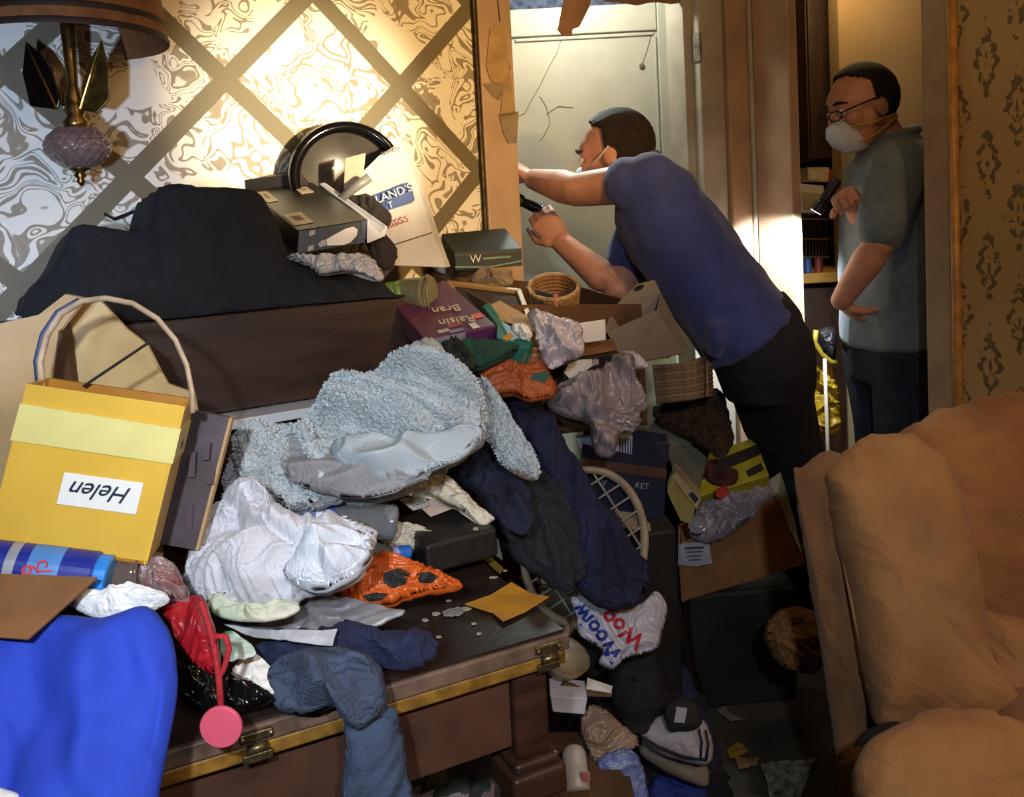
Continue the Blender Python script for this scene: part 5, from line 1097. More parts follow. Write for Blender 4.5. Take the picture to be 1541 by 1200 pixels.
puff('robe_belt', mat('grey_jersey', '#8a8a8c', 0.9, 0.1, 20, 0.2), [(420, 665), (470, 650), (480, 690), (520, 720), (600, 728), (655, 706), (640, 722), (580, 745), (510, 748), (450, 730), (418, 700)], 1.315, (0, -.7, .7), 0.02, 0.02, 0.02, 14, 0.2, 0.35, 4, rob, cr=1.3, bend=0.12)
puff('robe_lining', mat('pale_satin', '#a9b4ba', 0.7, 0.06, 10, 0.1), [(505, 668), (545, 655), (600, 662), (650, 655), (700, 640), (724, 650), (700, 684), (655, 708), (600, 724), (548, 722), (512, 700)], 1.325, (0, -.72, .7), 0.03, 0.03, 0.04, 8, 0.3, 0.45, 14, rob, cr=1.3, bend=0.14, rim=0.06)
rb4 = puff('robe_cuff', fl_m, [(722, 572), (745, 596), (772, 642), (802, 684), (812, 716), (795, 718), (762, 700), (738, 668), (722, 630)], 1.58, (0.1, -.75, .65), 0.035, 0.04, 0.014, 18, 1.0, 0.5, 10, rob); tufts(rb4, 1600, 0.006, 4, rob)
puff('striped_lining', mat('tan_lining', '#8d735c', 0.9, 0.2), [(738, 668), (762, 682), (795, 704), (812, 720), (790, 722), (758, 702)], 1.555, (0.1, -.75, .65), 0.02, 0.01, 0.006, 25, parent=rob, N=80, K=16)
soft('cream_shawl_end', 'small cream fleece tuft above the grey robe', 'cloth', mat('cream_fleece', '#aaa79a', 1.0, 0.15, 30, 0.6, 160, sheen=0.4), [(612, 532), (630, 520), (660, 520), (670, 532), (650, 542), (625, 542)], 1.6, LY, 0.025, 0.02, amp=0.012, fs=30, N=90, K=18)

# ---- clothes and litter on the table
soft('white_tshirt', 'white cotton T-shirts in a twisted heap on the table', 'clothing', whitec, [(282, 868), (292, 815), (318, 775), (352, 748), (392, 740), (415, 760), (432, 788), (480, 790), (520, 786), (553, 796), (562, 822), (545, 862), (510, 890), (460, 898), (420, 918), (370, 922), (320, 910), (292, 896)], 1.14, (0, -.62, .78), 0.05, 0.05, amp=0.045, fs=9, ang=0.5, stretch=0.55, seed=17, cr=1.5, bend=0.06, G=120, rim=0.08)
soft('white_tank_top', 'rolled white cotton top on the front of the T-shirt heap', 'clothing', mat('white_cotton_cool', '#ccd1da', 0.9, 0.06, 12, 0.45, 30), [(440, 842), (470, 812), (520, 800), (556, 812), (556, 842), (530, 872), (480, 892), (440, 882), (425, 862)], 1.08, (0, -.62, .78), 0.03, 0.03, amp=0.035, fs=10, ang=0.2, stretch=0.5, seed=5, cr=1.45, bend=0.06, rim=0.09)
soft('cream_print_cloth', 'cream cloth with faint green print under the T-shirts', 'cloth', mat('cream_green_print', '#cfcab6', 0.9, 0.2, 30, second='#9fb096'), [(310, 895), (345, 905), (400, 915), (440, 905), (450, 920), (400, 935), (345, 932), (318, 920)], 1.06, LY, 0.012, 0.015, amp=0.008, fs=22)
soft('cream_slip', 'cream cotton slip lying over the black case', 'clothing', mat('cream_cotton', '#c9c2ac', 0.9, 0.1, 20, 0.2), [(588, 738), (606, 718), (640, 710), (672, 716), (700, 742), (728, 768), (744, 782), (722, 790), (705, 775), (672, 760), (640, 742), (610, 740)], 1.50, LY, 0.018, 0.015, amp=0.010, fs=24, seed=8, cr=1.2, bend=0.06)
tg = slab('price_tag', mat('grey_tag_paper', '#a9a79c', 0.8), [(600, 752), (634, 742), (648, 760), (622, 769)], [1.52, 1.53, 1.49, 1.49], (0, 0.002, -0.001), None, 'grey printed receipt slip on the black case', 'paper')
for i in range(4): patch(tg, 'print_line', mat('print_dark_grey', '#4a4642'), [(612 + i * 3, 752 + i * 3), (634 + i * 2, 746 + i * 3), (634 + i * 2, 747 + i * 3), (612 + i * 3, 753 + i * 3)], 1.495, 0.0005)
slab('pink_card', mat('pale_pink_card', '#b9a196', 0.8), [(630, 762), (672, 736), (690, 762), (648, 778)], [1.50, 1.54, 1.50, 1.48], (0, 0.003, -0.002), None, 'pale pink card beside the receipt slip', 'card')
def case():
    top = [PZ(a, b, 0.83) for a, b in ((596, 780), (700, 745), (748, 795), (640, 822))]; o = empty('black_case', TP(-0.1, 0.45, 0.752), 'flat black case with a button lying on the table', 'case'); dn_ = V((0, 0, -0.05))
    MB().hexa([p + dn_ for p in top] + top).build('case_body', mat('black_vinyl', '#1c1917', 0.5, 0.3, 20, 0.1), o, bevel=0.006, seg=3)
    MB().lathe([(0.001, 0.003), (0.0045, 0.003), (0.005, 0)], PZ(716, 797, 0.832), UP, 14).build('button', mat('bone_button', '#a39a82'), o)
case()
def bottle(name, label, a, b, R, prof, cap=None, lab=None):
    o = empty(name, (V(a) + V(b)) / 2 - UP * R, label, 'bottle'); pl_ = mat('clear_pet', '#cfd6da', 0.06, 0.04, trans=0.85)
    cyl(o, 'bottle_body', pl_, a, b, [(r * R, h) for r, h in prof], 28, True)
    a, b = V(a), V(b); L = b - a
    if lab: cyl(o, 'paper_label', mat('blue_bottle_label', '#2b3f86', 0.5, 0.2), a + L * lab[0], a + L * lab[1], [(R * 1.02, 0), (R * 1.02, 1)], 28)
    if lab: cyl(o, 'label_stripe', mat('white_stripe', '#cfd2dc', 0.5), a + L * (lab[0] * .6 + lab[1] * .4), a + L * (lab[0] * .4 + lab[1] * .6), [(R * 1.03, 0), (R * 1.03, 1)], 28)
    if cap: cyl(o, 'cap', mat('blue_cap', '#2a63b8', 0.4), a + L * cap, b, [(R * 0.42, 0), (R * 0.45, 0.1), (R * 0.45, 0.9), (R * 0.40, 1)], 20); cyl(o, 'cap_band', mat('lilac_band', '#a39ac8', 0.4), a + L * (cap - 0.07), a + L * cap, [(R * 0.44, 0), (R * 0.44, 1)], 20)
    return o
rib = [(0.85, 0), (0.98, 0.02)]
for i in range(8): rib += [(1.0, 0.05 + i * 0.05), (0.93, 0.075 + i * 0.05)]
rib += [(1.0, 0.46), (1.0, 0.7), (0.75, 0.82), (0.42, 0.92), (0.40, 1.0)]
bottle('water_bottle', 'empty clear water bottle with blue label lying on its side', P(596, 788, 1.40), P(405, 768, 1.36), 0.030, rib, None, (0.5, 0.74))
bottle('blue_cap_bottle', 'clear bottle with a blue cap half under the orange bag', P(500, 838, 1.32), P(617, 831, 1.38), 0.024, [(0.9, 0), (1, 0.05), (1, 0.4), (0.8, 0.55), (0.4, 0.72), (0.4, 0.8)], 0.82)
soft('lace_cloth', 'folded cream lace cloth beside the water bottle', 'cloth', mat('cream_lace', '#c8bda8', 0.9, 0.15, 40, 0.4), [(572, 800), (600, 788), (640, 796), (668, 810), (664, 820), (650, 826), (640, 832), (605, 828), (578, 824)], 1.44, LY, 0.02, 0.02, amp=0.010, fs=34, ang=0.2, stretch=0.4, cr=1.2)
ogb = soft('orange_plastic_bag', 'crumpled orange plastic bag with black print on the table', 'bag', mat('orange_film', '#c85a1e', 0.35, 0.15, 18, trans=0.05), [(474, 888), (512, 858), (555, 838), (592, 842), (625, 852), (665, 866), (692, 878), (688, 888), (650, 892), (615, 902), (575, 914), (530, 908), (500, 898)], 1.24, (0, -.45, .9), 0.03, 0.02, amp=0.014, fs=24, seed=6, cr=1.25, bend=0.02)
def cling(host, name, m, px, lift=0.0012):
    """thin print laid on a soft thing: each outline point is dropped onto the host's own surface"""
    from mathutils.bvhtree import BVHTree
    me = host.data; off = wloc(host); tr = BVHTree.FromPolygons([v.co for v in me.vertices], [tuple(p.vertices) for p in me.polygons])
    def drop(a, b):
        d = ray(a, b).normalized(); h = tr.ray_cast(CAM - off, d)
        return (h[0] + off - d * lift) if h[0] is not None else None
    cx_, cy_ = sum(p[0] for p in px) / len(px), sum(p[1] for p in px) / len(px); rings = []
    pts = resample([V(p) for p in px], 24, False)
    vs = []; fs = []; R_ = 5
    for k in range(R_ + 1):
        for p in pts:
            q = drop(cx_ + (p.x - cx_) * k / R_, cy_ + (p.y - cy_) * k / R_); vs.append(q)
    n = len(pts)
    for k in range(R_):
        for i in range(n):
            q = (k * n + i, k * n + (i + 1) % n, (k + 1) * n + (i + 1) % n, (k + 1) * n + i)
            if all(vs[x] is not None for x in q): fs.append(q)
    if not fs: return None
    us = sorted({i for q in fs for i in q}); mp = {o: i for i, o in enumerate(us)}
    return MB().add([vs[i] for i in us], [tuple(mp[i] for i in q) for q in fs]).build(name, m, host, smooth=True)
def cling_text(host, body, c, right, size, m, up=None, shear=0.0):
    """lettering whose points are dropped along the view onto the soft host; right: reading direction and letter height in px"""
    from mathutils.bvhtree import BVHTree
    me = host.data; off = wloc(host); tr = BVHTree.FromPolygons([v.co for v in me.vertices], [tuple(p.vertices) for p in me.polygons])
    cu = bpy.data.curves.new('txt', 'FONT'); cu.body = body; cu.size = 1; cu.align_x = 'CENTER'; cu.align_y = 'CENTER'; cu.shear = shear; cu.resolution_u = 3; cu.offset = 0.035
    t = bpy.data.objects.new('txt', cu); COL.objects.link(t); tm = bpy.data.meshes.new_from_object(t.evaluated_get(bpy.context.evaluated_depsgraph_get())); bpy.data.objects.remove(t)
    bm = bmesh.new(); bm.from_mesh(tm); bmesh.ops.triangulate(bm, faces=bm.faces); bmesh.ops.subdivide_edges(bm, edges=[e for e in bm.edges if e.calc_length() > 0.12], cuts=1); bmesh.ops.triangulate(bm, faces=bm.faces)
    r = V(right).normalized(); u = V((r.y, -r.x)); vs = []     # pixel y runs down
    for v in bm.verts:
        q = V(c) + r * (v.co.x * size) + u * (v.co.y * size); d = ray(q.x, q.y).normalized(); h = tr.ray_cast(CAM - off, d); vs.append(h[0] + off - d * 0.0015 if h[0] is not None else None)
    bm.verts.ensure_lookup_table(); fs = [tuple(v.index for v in f.verts) for f in bm.faces if all(vs[v.index] is not None for v in f.verts)]; bm.free()
    fs = [f for f in fs if max((vs[f[0]] - vs[f[1]]).length, (vs[f[1]] - vs[f[2]]).length) < 0.03]
    if not fs: return
    us = sorted({i for q in fs for i in q}); mp = {o: i for i, o in enumerate(us)}
    MB().add([vs[i] for i in us], [tuple(mp[i] for i in q) for q in fs]).build('lettering', m, host)
for px in ([(578, 862), (600, 855), (618, 862), (610, 880), (590, 886), (576, 876)], [(626, 864), (645, 860), (660, 868), (650, 878), (632, 878)], [(545, 896), (565, 892), (585, 894), (575, 904), (555, 906)]): cling(ogb, 'black_print', ink, px)
mag = soft('magazine', 'grey glossy magazine bent over beside the orange bag', 'magazine', mat('magazine_page', '#7d7a7a', 0.4, 0.5, 14, second='#4c5058'), [(320, 930), (360, 912), (420, 900), (468, 890), (540, 905), (602, 922), (590, 934), (560, 945), (500, 952), (440, 950), (370, 944)], 1.13, (0, -.5, .86), 0.004, amp=0.008, fs=9, sheet=True, N=140)
soft('newspaper_sheet', 'folded pale newspaper sheet under the magazine', 'newspaper', mat('news_pale', '#a8a8ac', 0.8, 0.2, 30), [(336, 940), (420, 950), (508, 948), (500, 972), (440, 966), (380, 958)], 1.06, (0, -.6, .8), 0.003, amp=0.005, fs=9, sheet=True, smooth=False, N=120)
soft('navy_cloth', 'dark navy cloth lying along the front of the table', 'cloth', mat('navy_cloth_m', '#1a2140', 0.9, 0.3, 20, 0.3, 120), [(384, 990), (400, 970), (450, 968), (505, 955), (545, 950), (590, 964), (640, 968), (668, 966), (656, 992), (610, 1008), (570, 998), (500, 1002), (430, 1010)], 1.10, (0, -.4, .9), 0.03, 0.015, amp=0.03, fs=11, seed=11, cr=1.3, bend=0.14, rim=0.08)
soft('grey_blue_sweater', 'grey-blue wool sweater hanging over the table edge', 'clothing', mat('greyblue_wool', '#3f4a60', 0.95, 0.2, 30, 0.5, 200), [(410, 1010), (440, 985), (490, 974), (540, 980), (575, 1000), (584, 1040), (572, 1078), (545, 1098), (520, 1090), (510, 1062), (470, 1076), (425, 1070), (412, 1045)], 1.04, (0, -.75, .65), 0.04, 0.03, amp=0.035, fs=9, seed=12, cr=1.3, bend=0.16, rim=0.08)
soft('hanging_jeans', 'blue-grey trouser leg hanging down the front of the table', 'clothing', mat('blue_denim', '#39475e', 0.9, 0.2, 25, 0.3, 200), [(520, 1080), (552, 1066), (588, 1060), (602, 1090), (614, 1150), (626, 1230), (610, 1300), (518, 1300), (514, 1200), (520, 1130)], 1.04, (0.15, -.98, .1), 0.025, 0.025, amp=0.008, fs=14, ang=1.5, stretch=0.4, seed=13, cr=1.08, bend=0.1)
soft('white_napkin', 'white paper napkin under the navy cloth at the table edge', 'napkin', paper, [(350, 1008), (372, 985), (392, 990), (412, 1012), (412, 1046), (388, 1040), (366, 1026)], 1.05, LY, 0.004, amp=0.005, fs=18, sheet=True, N=80, K=14)
rd = soft('red_gift_bag', 'shiny red fabric bag with drawstring at the table corner', 'bag', mat('red_satin', '#b01d28', 0.35, 0.25, 12, second='#7a1018'), [(246, 918), (272, 905), (302, 896), (318, 930), (328, 970), (332, 1004), (318, 1014), (292, 1000), (270, 970), (255, 940)], 0.99, (0, -.75, .65), 0.025, 0.02, amp=0.012, fs=26, seed=15, cr=1.15, bend=0.03)
MB().tube([P(302, 905, 0.955), P(314, 940, 0.95), P(322, 975, 0.945), P(328, 1010, 0.94), P(332, 1066, 0.93)], 0.0035, 8).build('drawstring', mat('red_cord', '#b3202c', 0.7, 0.2, 200, 0.4), rd, smooth=True)
MB().tube([P(318, 972, 0.948), P(326, 958, 0.946), P(340, 958, 0.944), P(345, 978, 0.942), P(338, 1004, 0.94), P(330, 1020, 0.938), P(333, 1066, 0.93)], 0.0035, 8).build('drawstring_loop', MATS['red_cord'], rd, smooth=True)
cyl(rd, 'pink_disc', mat('pink_disc_plastic', '#d8596e', 0.35, 0.1), P(333, 1094, 0.925) + V((0, 0.003, 0)), P(333, 1094, 0.925) - V((0, 0.003, 0)), [(0.0225, 0), (0.0235, 0.2), (0.0235, 0.8), (0.0225, 1)], 36)
soft('black_plastic', 'glossy black plastic sheet crumpled on the table corner', 'plastic', mat('black_gloss_film', '#0e0d10', 0.15, 0.2, 20, coat=0.4), [(264, 978), (290, 994), (325, 1008), (372, 1024), (412, 1050), (380, 1066), (330, 1076), (282, 1062), (262, 1020)], 1.03, LY, 0.02, 0.01, amp=0.014, fs=26, seed=16, cr=1.25, bend=0.02)
soft('holly_napkin', 'white napkin with green and red print beside the red bag', 'napkin', mat('holly_paper', '#c9cdc6', 0.8, 0.3, 45, second='#4e8a62'), [(330, 960), (348, 950), (375, 968), (385, 985), (360, 995), (338, 992)], 1.035, LY, 0.004, amp=0.005, fs=18, sheet=True, N=80, K=14)
env = MB().ext([PZ(a, b, 0.7525) + V((0, 0, c)) for a, b, c in ((700, 914, 0.004), (738, 898, 0.001), (770, 883, 0.006), (798, 896, 0.002), (826, 908, 0.009), (790, 924, 0.002), (757, 940, 0.004), (741, 924, 0.001))], (0, 0, 0.0015)).build('yellow_envelope', mat('mustard_paper', '#b8801f', 0.75, 0.12, 20)); tag(env, 'mustard yellow envelope lying on the bare tabletop', 'envelope')
cr = [(655, 925), (690, 922), (700, 918), (632, 953), (620, 975), (600, 985), (742, 870), (735, 900), (712, 940), (660, 960), (640, 935), (675, 905), (580, 1004), (720, 955), (760, 860)]
for i, (a, b) in enumerate(cr):
    c = PZ(a, b, 0.7515); r_ = random.Random(i); k = 5; L = r_.uniform(0.003, 0.008)
    tag(MB().ext([c + V((math.cos(t) * L * r_.uniform(.5, 1.3), math.sin(t) * L * r_.uniform(.4, 1), 0)) for t in [j * 2 * math.pi / k for j in range(k)]], (0, 0, 0.002)).build('paper_crumb', mat('crumb', '#a39c8a', 0.8)), 'tiny pale paper crumb scattered on the dark tabletop', 'crumb', 'paper crumbs on the tabletop')
soft('torn_label', 'torn grey label scrap beside the yellow envelope', 'label', mat('grey_scrap', '#7d7a76', 0.7), [(665, 920), (690, 914), (700, 920), (690, 928), (668, 927)], 1.3, (0, -.1, 1), 0.002, amp=0.002, fs=30, sheet=True, z=0.754, N=50, K=8, smooth=False)
slab('olive_ruler', mat('olive_wood', '#6d5a1e', 0.5), [(700, 820), (712, 816), (758, 858), (752, 866)], [1.605, 1.61, 1.48, 1.47], (0, 0.0, 0.004), None, 'olive yellow wooden ruler on the right edge of the table', 'ruler')
slab('mint_paper', mat('mint_card', '#86a090', 0.7), [(712, 816), (750, 812), (757, 845)], [1.63, 1.64, 1.55], (0, 0.0, 0.003), None, 'mint green paper corner beside the wooden ruler', 'paper')

# ---- yellow box purse, left of the table
def purse():
    fr = pq([(40, 578), (279, 612), (221, 850), (-20, 818)], [0.99, 1.01, 1.0, 0.985]); off = P(294, 600, 1.085) - fr[1]; bk = [p + off for p in fr]
    o = empty('box_purse', fr[3].lerp(fr[2], .5) + off * .5, 'yellow box purse with tall loop handle and white name label', 'purse')
    ym = mat('purse_yellow', '#d8ae42', 0.35, 0.08, 6, 0.03, 60); ym2 = mat('purse_amber', '#a06a12', 0.5, 0.15)
    n = (fr[1] - fr[0]).cross(fr[3] - fr[0]).normalized(); n = n if n.dot(CAM - fr[0]) > 0 else -n
    MB().ext(fr, -n * 0.004).build('front_panel', ym, o, bevel=0.001); MB().ext(bk, n * 0.004).build('back_panel', ym2, o)
    MB().ext([fr[1], bk[1], bk[2], fr[2]], (fr[0] - fr[1]).normalized() * 0.004).build('side_panel', ym, o); MB().ext([fr[0], bk[0], bk[3], fr[3]], (fr[1] - fr[0]).normalized() * 0.004).build('side_panel', ym, o)
    MB().ext([fr[3], fr[2], bk[2], bk[3]], (0, 0, 0.004)).build('bottom', ym2, o)
    uv = lambda u, v: bil(fr, u, v) + n * 0.0008
    MB().ext([uv(-0.005, 0.12), uv(1.0, 0.14), uv(1.0, 0.36), uv(-0.01, 0.35)], n * 0.0015).build('pale_band', mat('pale_yellow_band', '#d8cc80', 0.5, 0.05), o)
    MB().ext([fr[1].lerp(fr[2], 0.14) + n * .001, bk[1].lerp(bk[2], 0.14), bk[1].lerp(bk[2], 0.36), fr[1].lerp(fr[2], 0.36) + n * .001], (fr[1] - fr[0]).normalized() * 0.0015).build('pale_band', MATS['pale_yellow_band'], o)
    lb = MB().ext([uv(0.36, 0.5), uv(0.86, 0.5), uv(0.86, 0.70), uv(0.36, 0.70)], n * 0.0012).build('name_label', mat('label_white', '#e2e0da', 0.7, 0.02), o, bevel=0.001)
    lettering('Helen', o, uv(0.62, 0.585), fr[0] - fr[1], fr[3] - fr[0], 0.028, mat('blue_black_ink', '#1d2740', 0.6), 0.003, shear=0.45)
    MB().lathe([(0.006, 0), (0.006, 0.002), (0.003, 0.003)], bil([fr[1], bk[1], bk[2], fr[2]], 0.5, 0.27), (fr[1] - fr[0]), 16).build('rivet', brass, o)
    hp = [(64, 588, 1.04), (60, 545, 1.05), (70, 505, 1.06), (92, 472, 1.06), (125, 453, 1.065), (160, 449, 1.065), (200, 457, 1.065), (237, 480, 1.065), (264, 512, 1.06), (281, 550, 1.055), (289, 590, 1.05), (290, 622, 1.04)]
    MB().tube([P(*p) for p in hp], 0.0042, 8, flat=0.7).build('handle', mat('bent_rattan', '#b39a7c', 0.5, 0.2, 40), o, smooth=True)
    MB().tube([P(a - 6, b - 2, c + 0.004) for a, b, c in hp[:5]], 0.003, 6).build('blue_cord', mat('blue_cord_m', '#34466e', 0.6), o, smooth=True)
    MB().tube([P(125, 582, 1.05), P(225, 515, 1.08)], 0.002, 6).build('inner_wire', ink, o)
purse()
def board():
    q = pq([(180, 600), (345, 629), (294, 828), (130, 800)], [1.14, 1.13, 1.11, 1.12]); n = V((0.1, 0.99, 0)); o = empty('painted_board', q[2], 'dark painted board with worn edge standing behind the yellow purse', 'board')
    MB().ext(q, n * 0.008).build('board_face', mat('dark_smeared_paint', '#3c3837', 0.5, 0.5, 12, second='#5c4f58'), o)
    MB().ext([q[1], q[1] + n * 0.009, q[2] + n * 0.009, q[2]], (q[1] - q[0]).normalized() * 0.004).build('raw_edge', card_p, o)
    for a, b, c in ((290, 700, 18), (312, 680, 12), (286, 780, 16), (318, 720, 9)): MB().ext(pq([(a - 5, b - c), (a + 5, b - c - 3), (a + 3, b + c), (a - 7, b + c)], 1.112), (0, -0.001, 0)).build('paint_smear', mat('mauve_smear', '#56494f', 0.5), o)
board()
def left_carton():
    o = empty('open_carton', P(60, 640, 1.2), 'big open beige carton with raised flaps behind the yellow purse', 'box')
    MB().ext(pq([(-60, 505), (0, 487), (58, 474), (98, 443), (128, 449), (88, 500), (72, 600), (60, 720), (-60, 760)], [1.16, 1.18, 1.2, 1.22, 1.22, 1.2, 1.18, 1.15, 1.13]), (0.002, 0.006, 0)).build('flap', card_p, o)
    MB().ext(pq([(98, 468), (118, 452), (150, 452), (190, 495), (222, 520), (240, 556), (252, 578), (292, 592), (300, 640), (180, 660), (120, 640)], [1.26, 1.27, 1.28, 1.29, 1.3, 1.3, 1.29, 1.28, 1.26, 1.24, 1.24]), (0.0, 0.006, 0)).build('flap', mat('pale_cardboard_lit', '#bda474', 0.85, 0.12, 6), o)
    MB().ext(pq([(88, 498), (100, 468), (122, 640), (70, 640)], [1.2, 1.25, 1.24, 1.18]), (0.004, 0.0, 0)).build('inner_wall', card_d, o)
    MB().hexa(pq([(-60, 650), (250, 660), (245, 860), (-60, 860)], [1.14, 1.2, 1.16, 1.12]) + pq([(-60, 620), (250, 630), (245, 800), (-60, 800)], [1.24, 1.3, 1.28, 1.22])).build('carton_body', card_p, o)
left_carton()
def can():
    a, b = P(-40, 845, 0.96), P(166, 868, 0.98); o = empty('wipes_can', (a + b) / 2 - UP * 0.027, 'blue cleaning-product canister with red lettering lying under the purse', 'canister')
    cyl(o, 'can_body', mat('canister_blue', '#1d2a86', 0.35, 0.1), a, a.lerp(b, 0.9), [(0.025, 0), (0.0265, 0.02), (0.0265, 0.98), (0.025, 1)], 30); cyl(o, 'cap', mat('canister_cap', '#2f86dc', 0.3), a.lerp(b, 0.9), b, [(0.0235, 0), (0.024, 0.1), (0.024, 0.9), (0.02, 1)], 30)
    cyl(o, 'silver_ring', mat('silver_band', '#a9adb8', 0.3, metal=0.3), a.lerp(b, 0.27), a.lerp(b, 0.345), [(0.0268, 0), (0.0268, 1)], 30); cyl(o, 'label_panel', mat('label_sky', '#4f86c8', 0.4), a.lerp(b, 0.43), a.lerp(b, 0.66), [(0.0268, 0), (0.0268, 1)], 30)
    d = (b - a).normalized(); dn_ = V((0, -0.35, -1)); fn_ = V((0.0, -0.94, 0.34))
    for tx, f_, sz, mm in (('6', 0.50, 0.026, 'r'), ('cle', 0.60, 0.024, 'r')):
        c = a.lerp(b, f_) + fn_ * 0.0272
        lettering(tx, o, c, -UP.cross(V((0, 0, 0))) + V((0, -0.32, -0.95)), d, sz, mat('can_red', '#c22a36', 0.4), 0.001)
can()
slab('cardboard_flap', mat('cardboard_dark', '#7d5430', 0.85, 0.15), [(-60, 865), (0, 864), (146, 868), (40, 962), (-60, 955)], [0.93, 0.925, 0.93, 0.86, 0.86], (0, 0.004, -0.004), None, 'brown cardboard flap sticking out beneath the blue canister', 'cardboard')
def jar():
    o = empty('glass_jar', P(188, 888, 1.0), 'smoky glass jar lying beside the blue canister', 'jar'); gm = mat('smoky_glass', '#8d7a74', 0.08, 0.1, trans=0.6, coat=0.3)
    cyl(o, 'jar_body', gm, P(160, 868, 1.02), P(214, 862, 1.01), [(0.012, 0), (0.022, 0.08), (0.026, 0.3), (0.026, 0.7), (0.02, 0.9), (0.021, 1.0)], 28, True)
    MB().tube([P(214, 862, 1.01) + V((0.0, math.cos(t), math.sin(t))) * 0.021 for t in [i * math.pi / 12 for i in range(24)]], 0.002, 6, closed=True).build('jar_rim', gm, o, smooth=True)
jar()
soft('candy_bag', 'clear bag of dull red sweets beside the white wadding', 'bag', mat('red_white_bag', '#a99a98', 0.25, 0.5, 40, trans=0.15, second='#7d3a34'), [(205, 850), (232, 842), (262, 850), (276, 875), (285, 900), (262, 905), (230, 900), (205, 880)], 1.02, LY, 0.03, 0.03, amp=0.010, fs=30, N=110, K=24, cr=1.25, bend=0.02)
soft('white_wadding', 'fluffy white wadding on top of the blue cloth', 'wadding', mat('white_wadding_m', '#e2e4e6', 1.0, 0.04, 20, 0.5, 120, sheen=0.4), [(100, 908), (122, 896), (150, 893), (178, 886), (215, 884), (256, 900), (238, 912), (205, 922), (168, 934), (140, 928)], 0.95, LY, 0.022, 0.02, amp=0.008, fs=26)
soft('blue_cloth', 'bright royal blue cloth hanging over the near corner of the table', 'cloth', mat('royal_blue_cloth', '#1f3fb4', 0.85, 0.12, 6, 0.1, 60), [(-60, 965), (20, 945), (80, 926), (150, 930), (215, 914), (246, 938), (264, 985), (266, 1040), (256, 1110), (240, 1190), (225, 1290), (60, 1310), (-80, 1300)], 0.87, (0.1, -.86, .5), 0.035, 0.03, amp=0.035, fs=6, ang=1.35, stretch=0.35, seed=18, rim=0.02, cr=1.1, bend=0.16)
soft('white_bag_corner', 'white plastic corner below the blue cloth', 'bag', paper, [(-40, 1180), (5, 1186), (30, 1200), (40, 1240), (-40, 1240)], 0.80, ST, 0.01, 0.01, amp=0.004, fs=20, N=60, K=12)
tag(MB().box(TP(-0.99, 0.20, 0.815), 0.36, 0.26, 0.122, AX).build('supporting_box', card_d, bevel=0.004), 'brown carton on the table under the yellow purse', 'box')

# ---- floor heap right of the table
dk_c = mat('black_cloth', '#17161a', 0.95, 0.3, 20, 0.3, 100)
soft('dark_clothes_heap', 'heap of dark clothes on the floor right of the table', 'clothing', dk_c, [(826, 968), (870, 950), (930, 960), (985, 960), (1030, 1000), (1060, 1060), (1085, 1140), (1095, 1240), (960, 1300), (840, 1280), (815, 1120)], 1.98, (0, -.55, .83), 0.06, 0.06, amp=0.03, fs=12, seed=41, cr=1.25, bend=0.06)
wbag = soft('printed_carrier_bag', 'white carrier bag with red and blue lettering under the navy sweater', 'bag', mat('carrier_film', '#b3b1bd', 0.4, 0.1, 18), [(858, 903), (870, 895), (886, 903), (922, 918), (949, 908), (966, 906), (988, 890), (1004, 914), (998, 948), (990, 976), (960, 986), (939, 992), (922, 1008), (901, 998), (905, 978), (873, 956), (868, 930)], 1.72, (0.1, -.85, .5), 0.02, 0.02, amp=0.008, fs=20, rim=0.0, seed=19, centre=(935, 950), cr=1.1, bend=0.02)
cling_text(wbag, 'Wool', (934, 944), (-84, -66), 34, mat('carrier_red', '#b02430', 0.5)); cling_text(wbag, 'Woolw', (899, 952), (-52, -66), 33, mat('carrier_blue', '#1d2f86', 0.5))
def mixing_bowl():
    c = P(852, 985, 1.72); ax = V((0.35, -0.25, 0.9)); o = empty('cream_bowl', c - UP * 0.05, 'cream bowl with tan rim tilted beside the table leg', 'bowl'); m = mat('cream_ceramic', '#a89a80', 0.4, 0.1)
    MB().lathe([(0.018, -0.05), (0.03, -0.045), (0.045, -0.02), (0.052, 0.0), (0.049, 0.0), (0.042, -0.02), (0.028, -0.04), (0.01, -0.044)], c, ax, 36).build('bowl_body', m, o, smooth=True)
    x, y, d = frame(ax); MB().tube([c + (x * math.cos(t) + y * math.sin(t)) * 0.051 for t in [i * math.pi / 16 for i in range(32)]], 0.002, 6, closed=True).build('rim', mat('tan_rim', '#9a7a4a', 0.4), o, smooth=True)
mixing_bowl()
soft('black_lining_cloth', 'black cloth behind the cream bowl', 'cloth', dk_c, [(848, 962), (870, 955), (905, 970), (910, 1000), (895, 1020), (880, 1010), (868, 985)], 1.78, ST, 0.02, 0.02, amp=0.008, fs=24, N=90, K=18)
slab('white_box_end', mat('white_tan_box', '#c4c2c8', 0.6), [(828, 1048), (884, 1052), (880, 1076), (832, 1072)], 1.66, (0.0, 0.05, 0.01), None, 'small white carton end with tan corner beside the table leg', 'box')
slab('white_index_card', paper, [(884, 1021), (922, 1034), (920, 1044), (882, 1038)], [1.70, 1.70, 1.68, 1.68], (0, 0.003, 0.0), None, 'small white index card above the wooden slat', 'card')
slab('wooden_slat', mat('slat_wood', '#6d5335', 0.6), [(832, 1036), (850, 1030), (922, 1044), (920, 1050), (850, 1048)], 1.69, (0, 0.012, 0.0), None, 'short wooden slat below the cream bowl', 'slat')
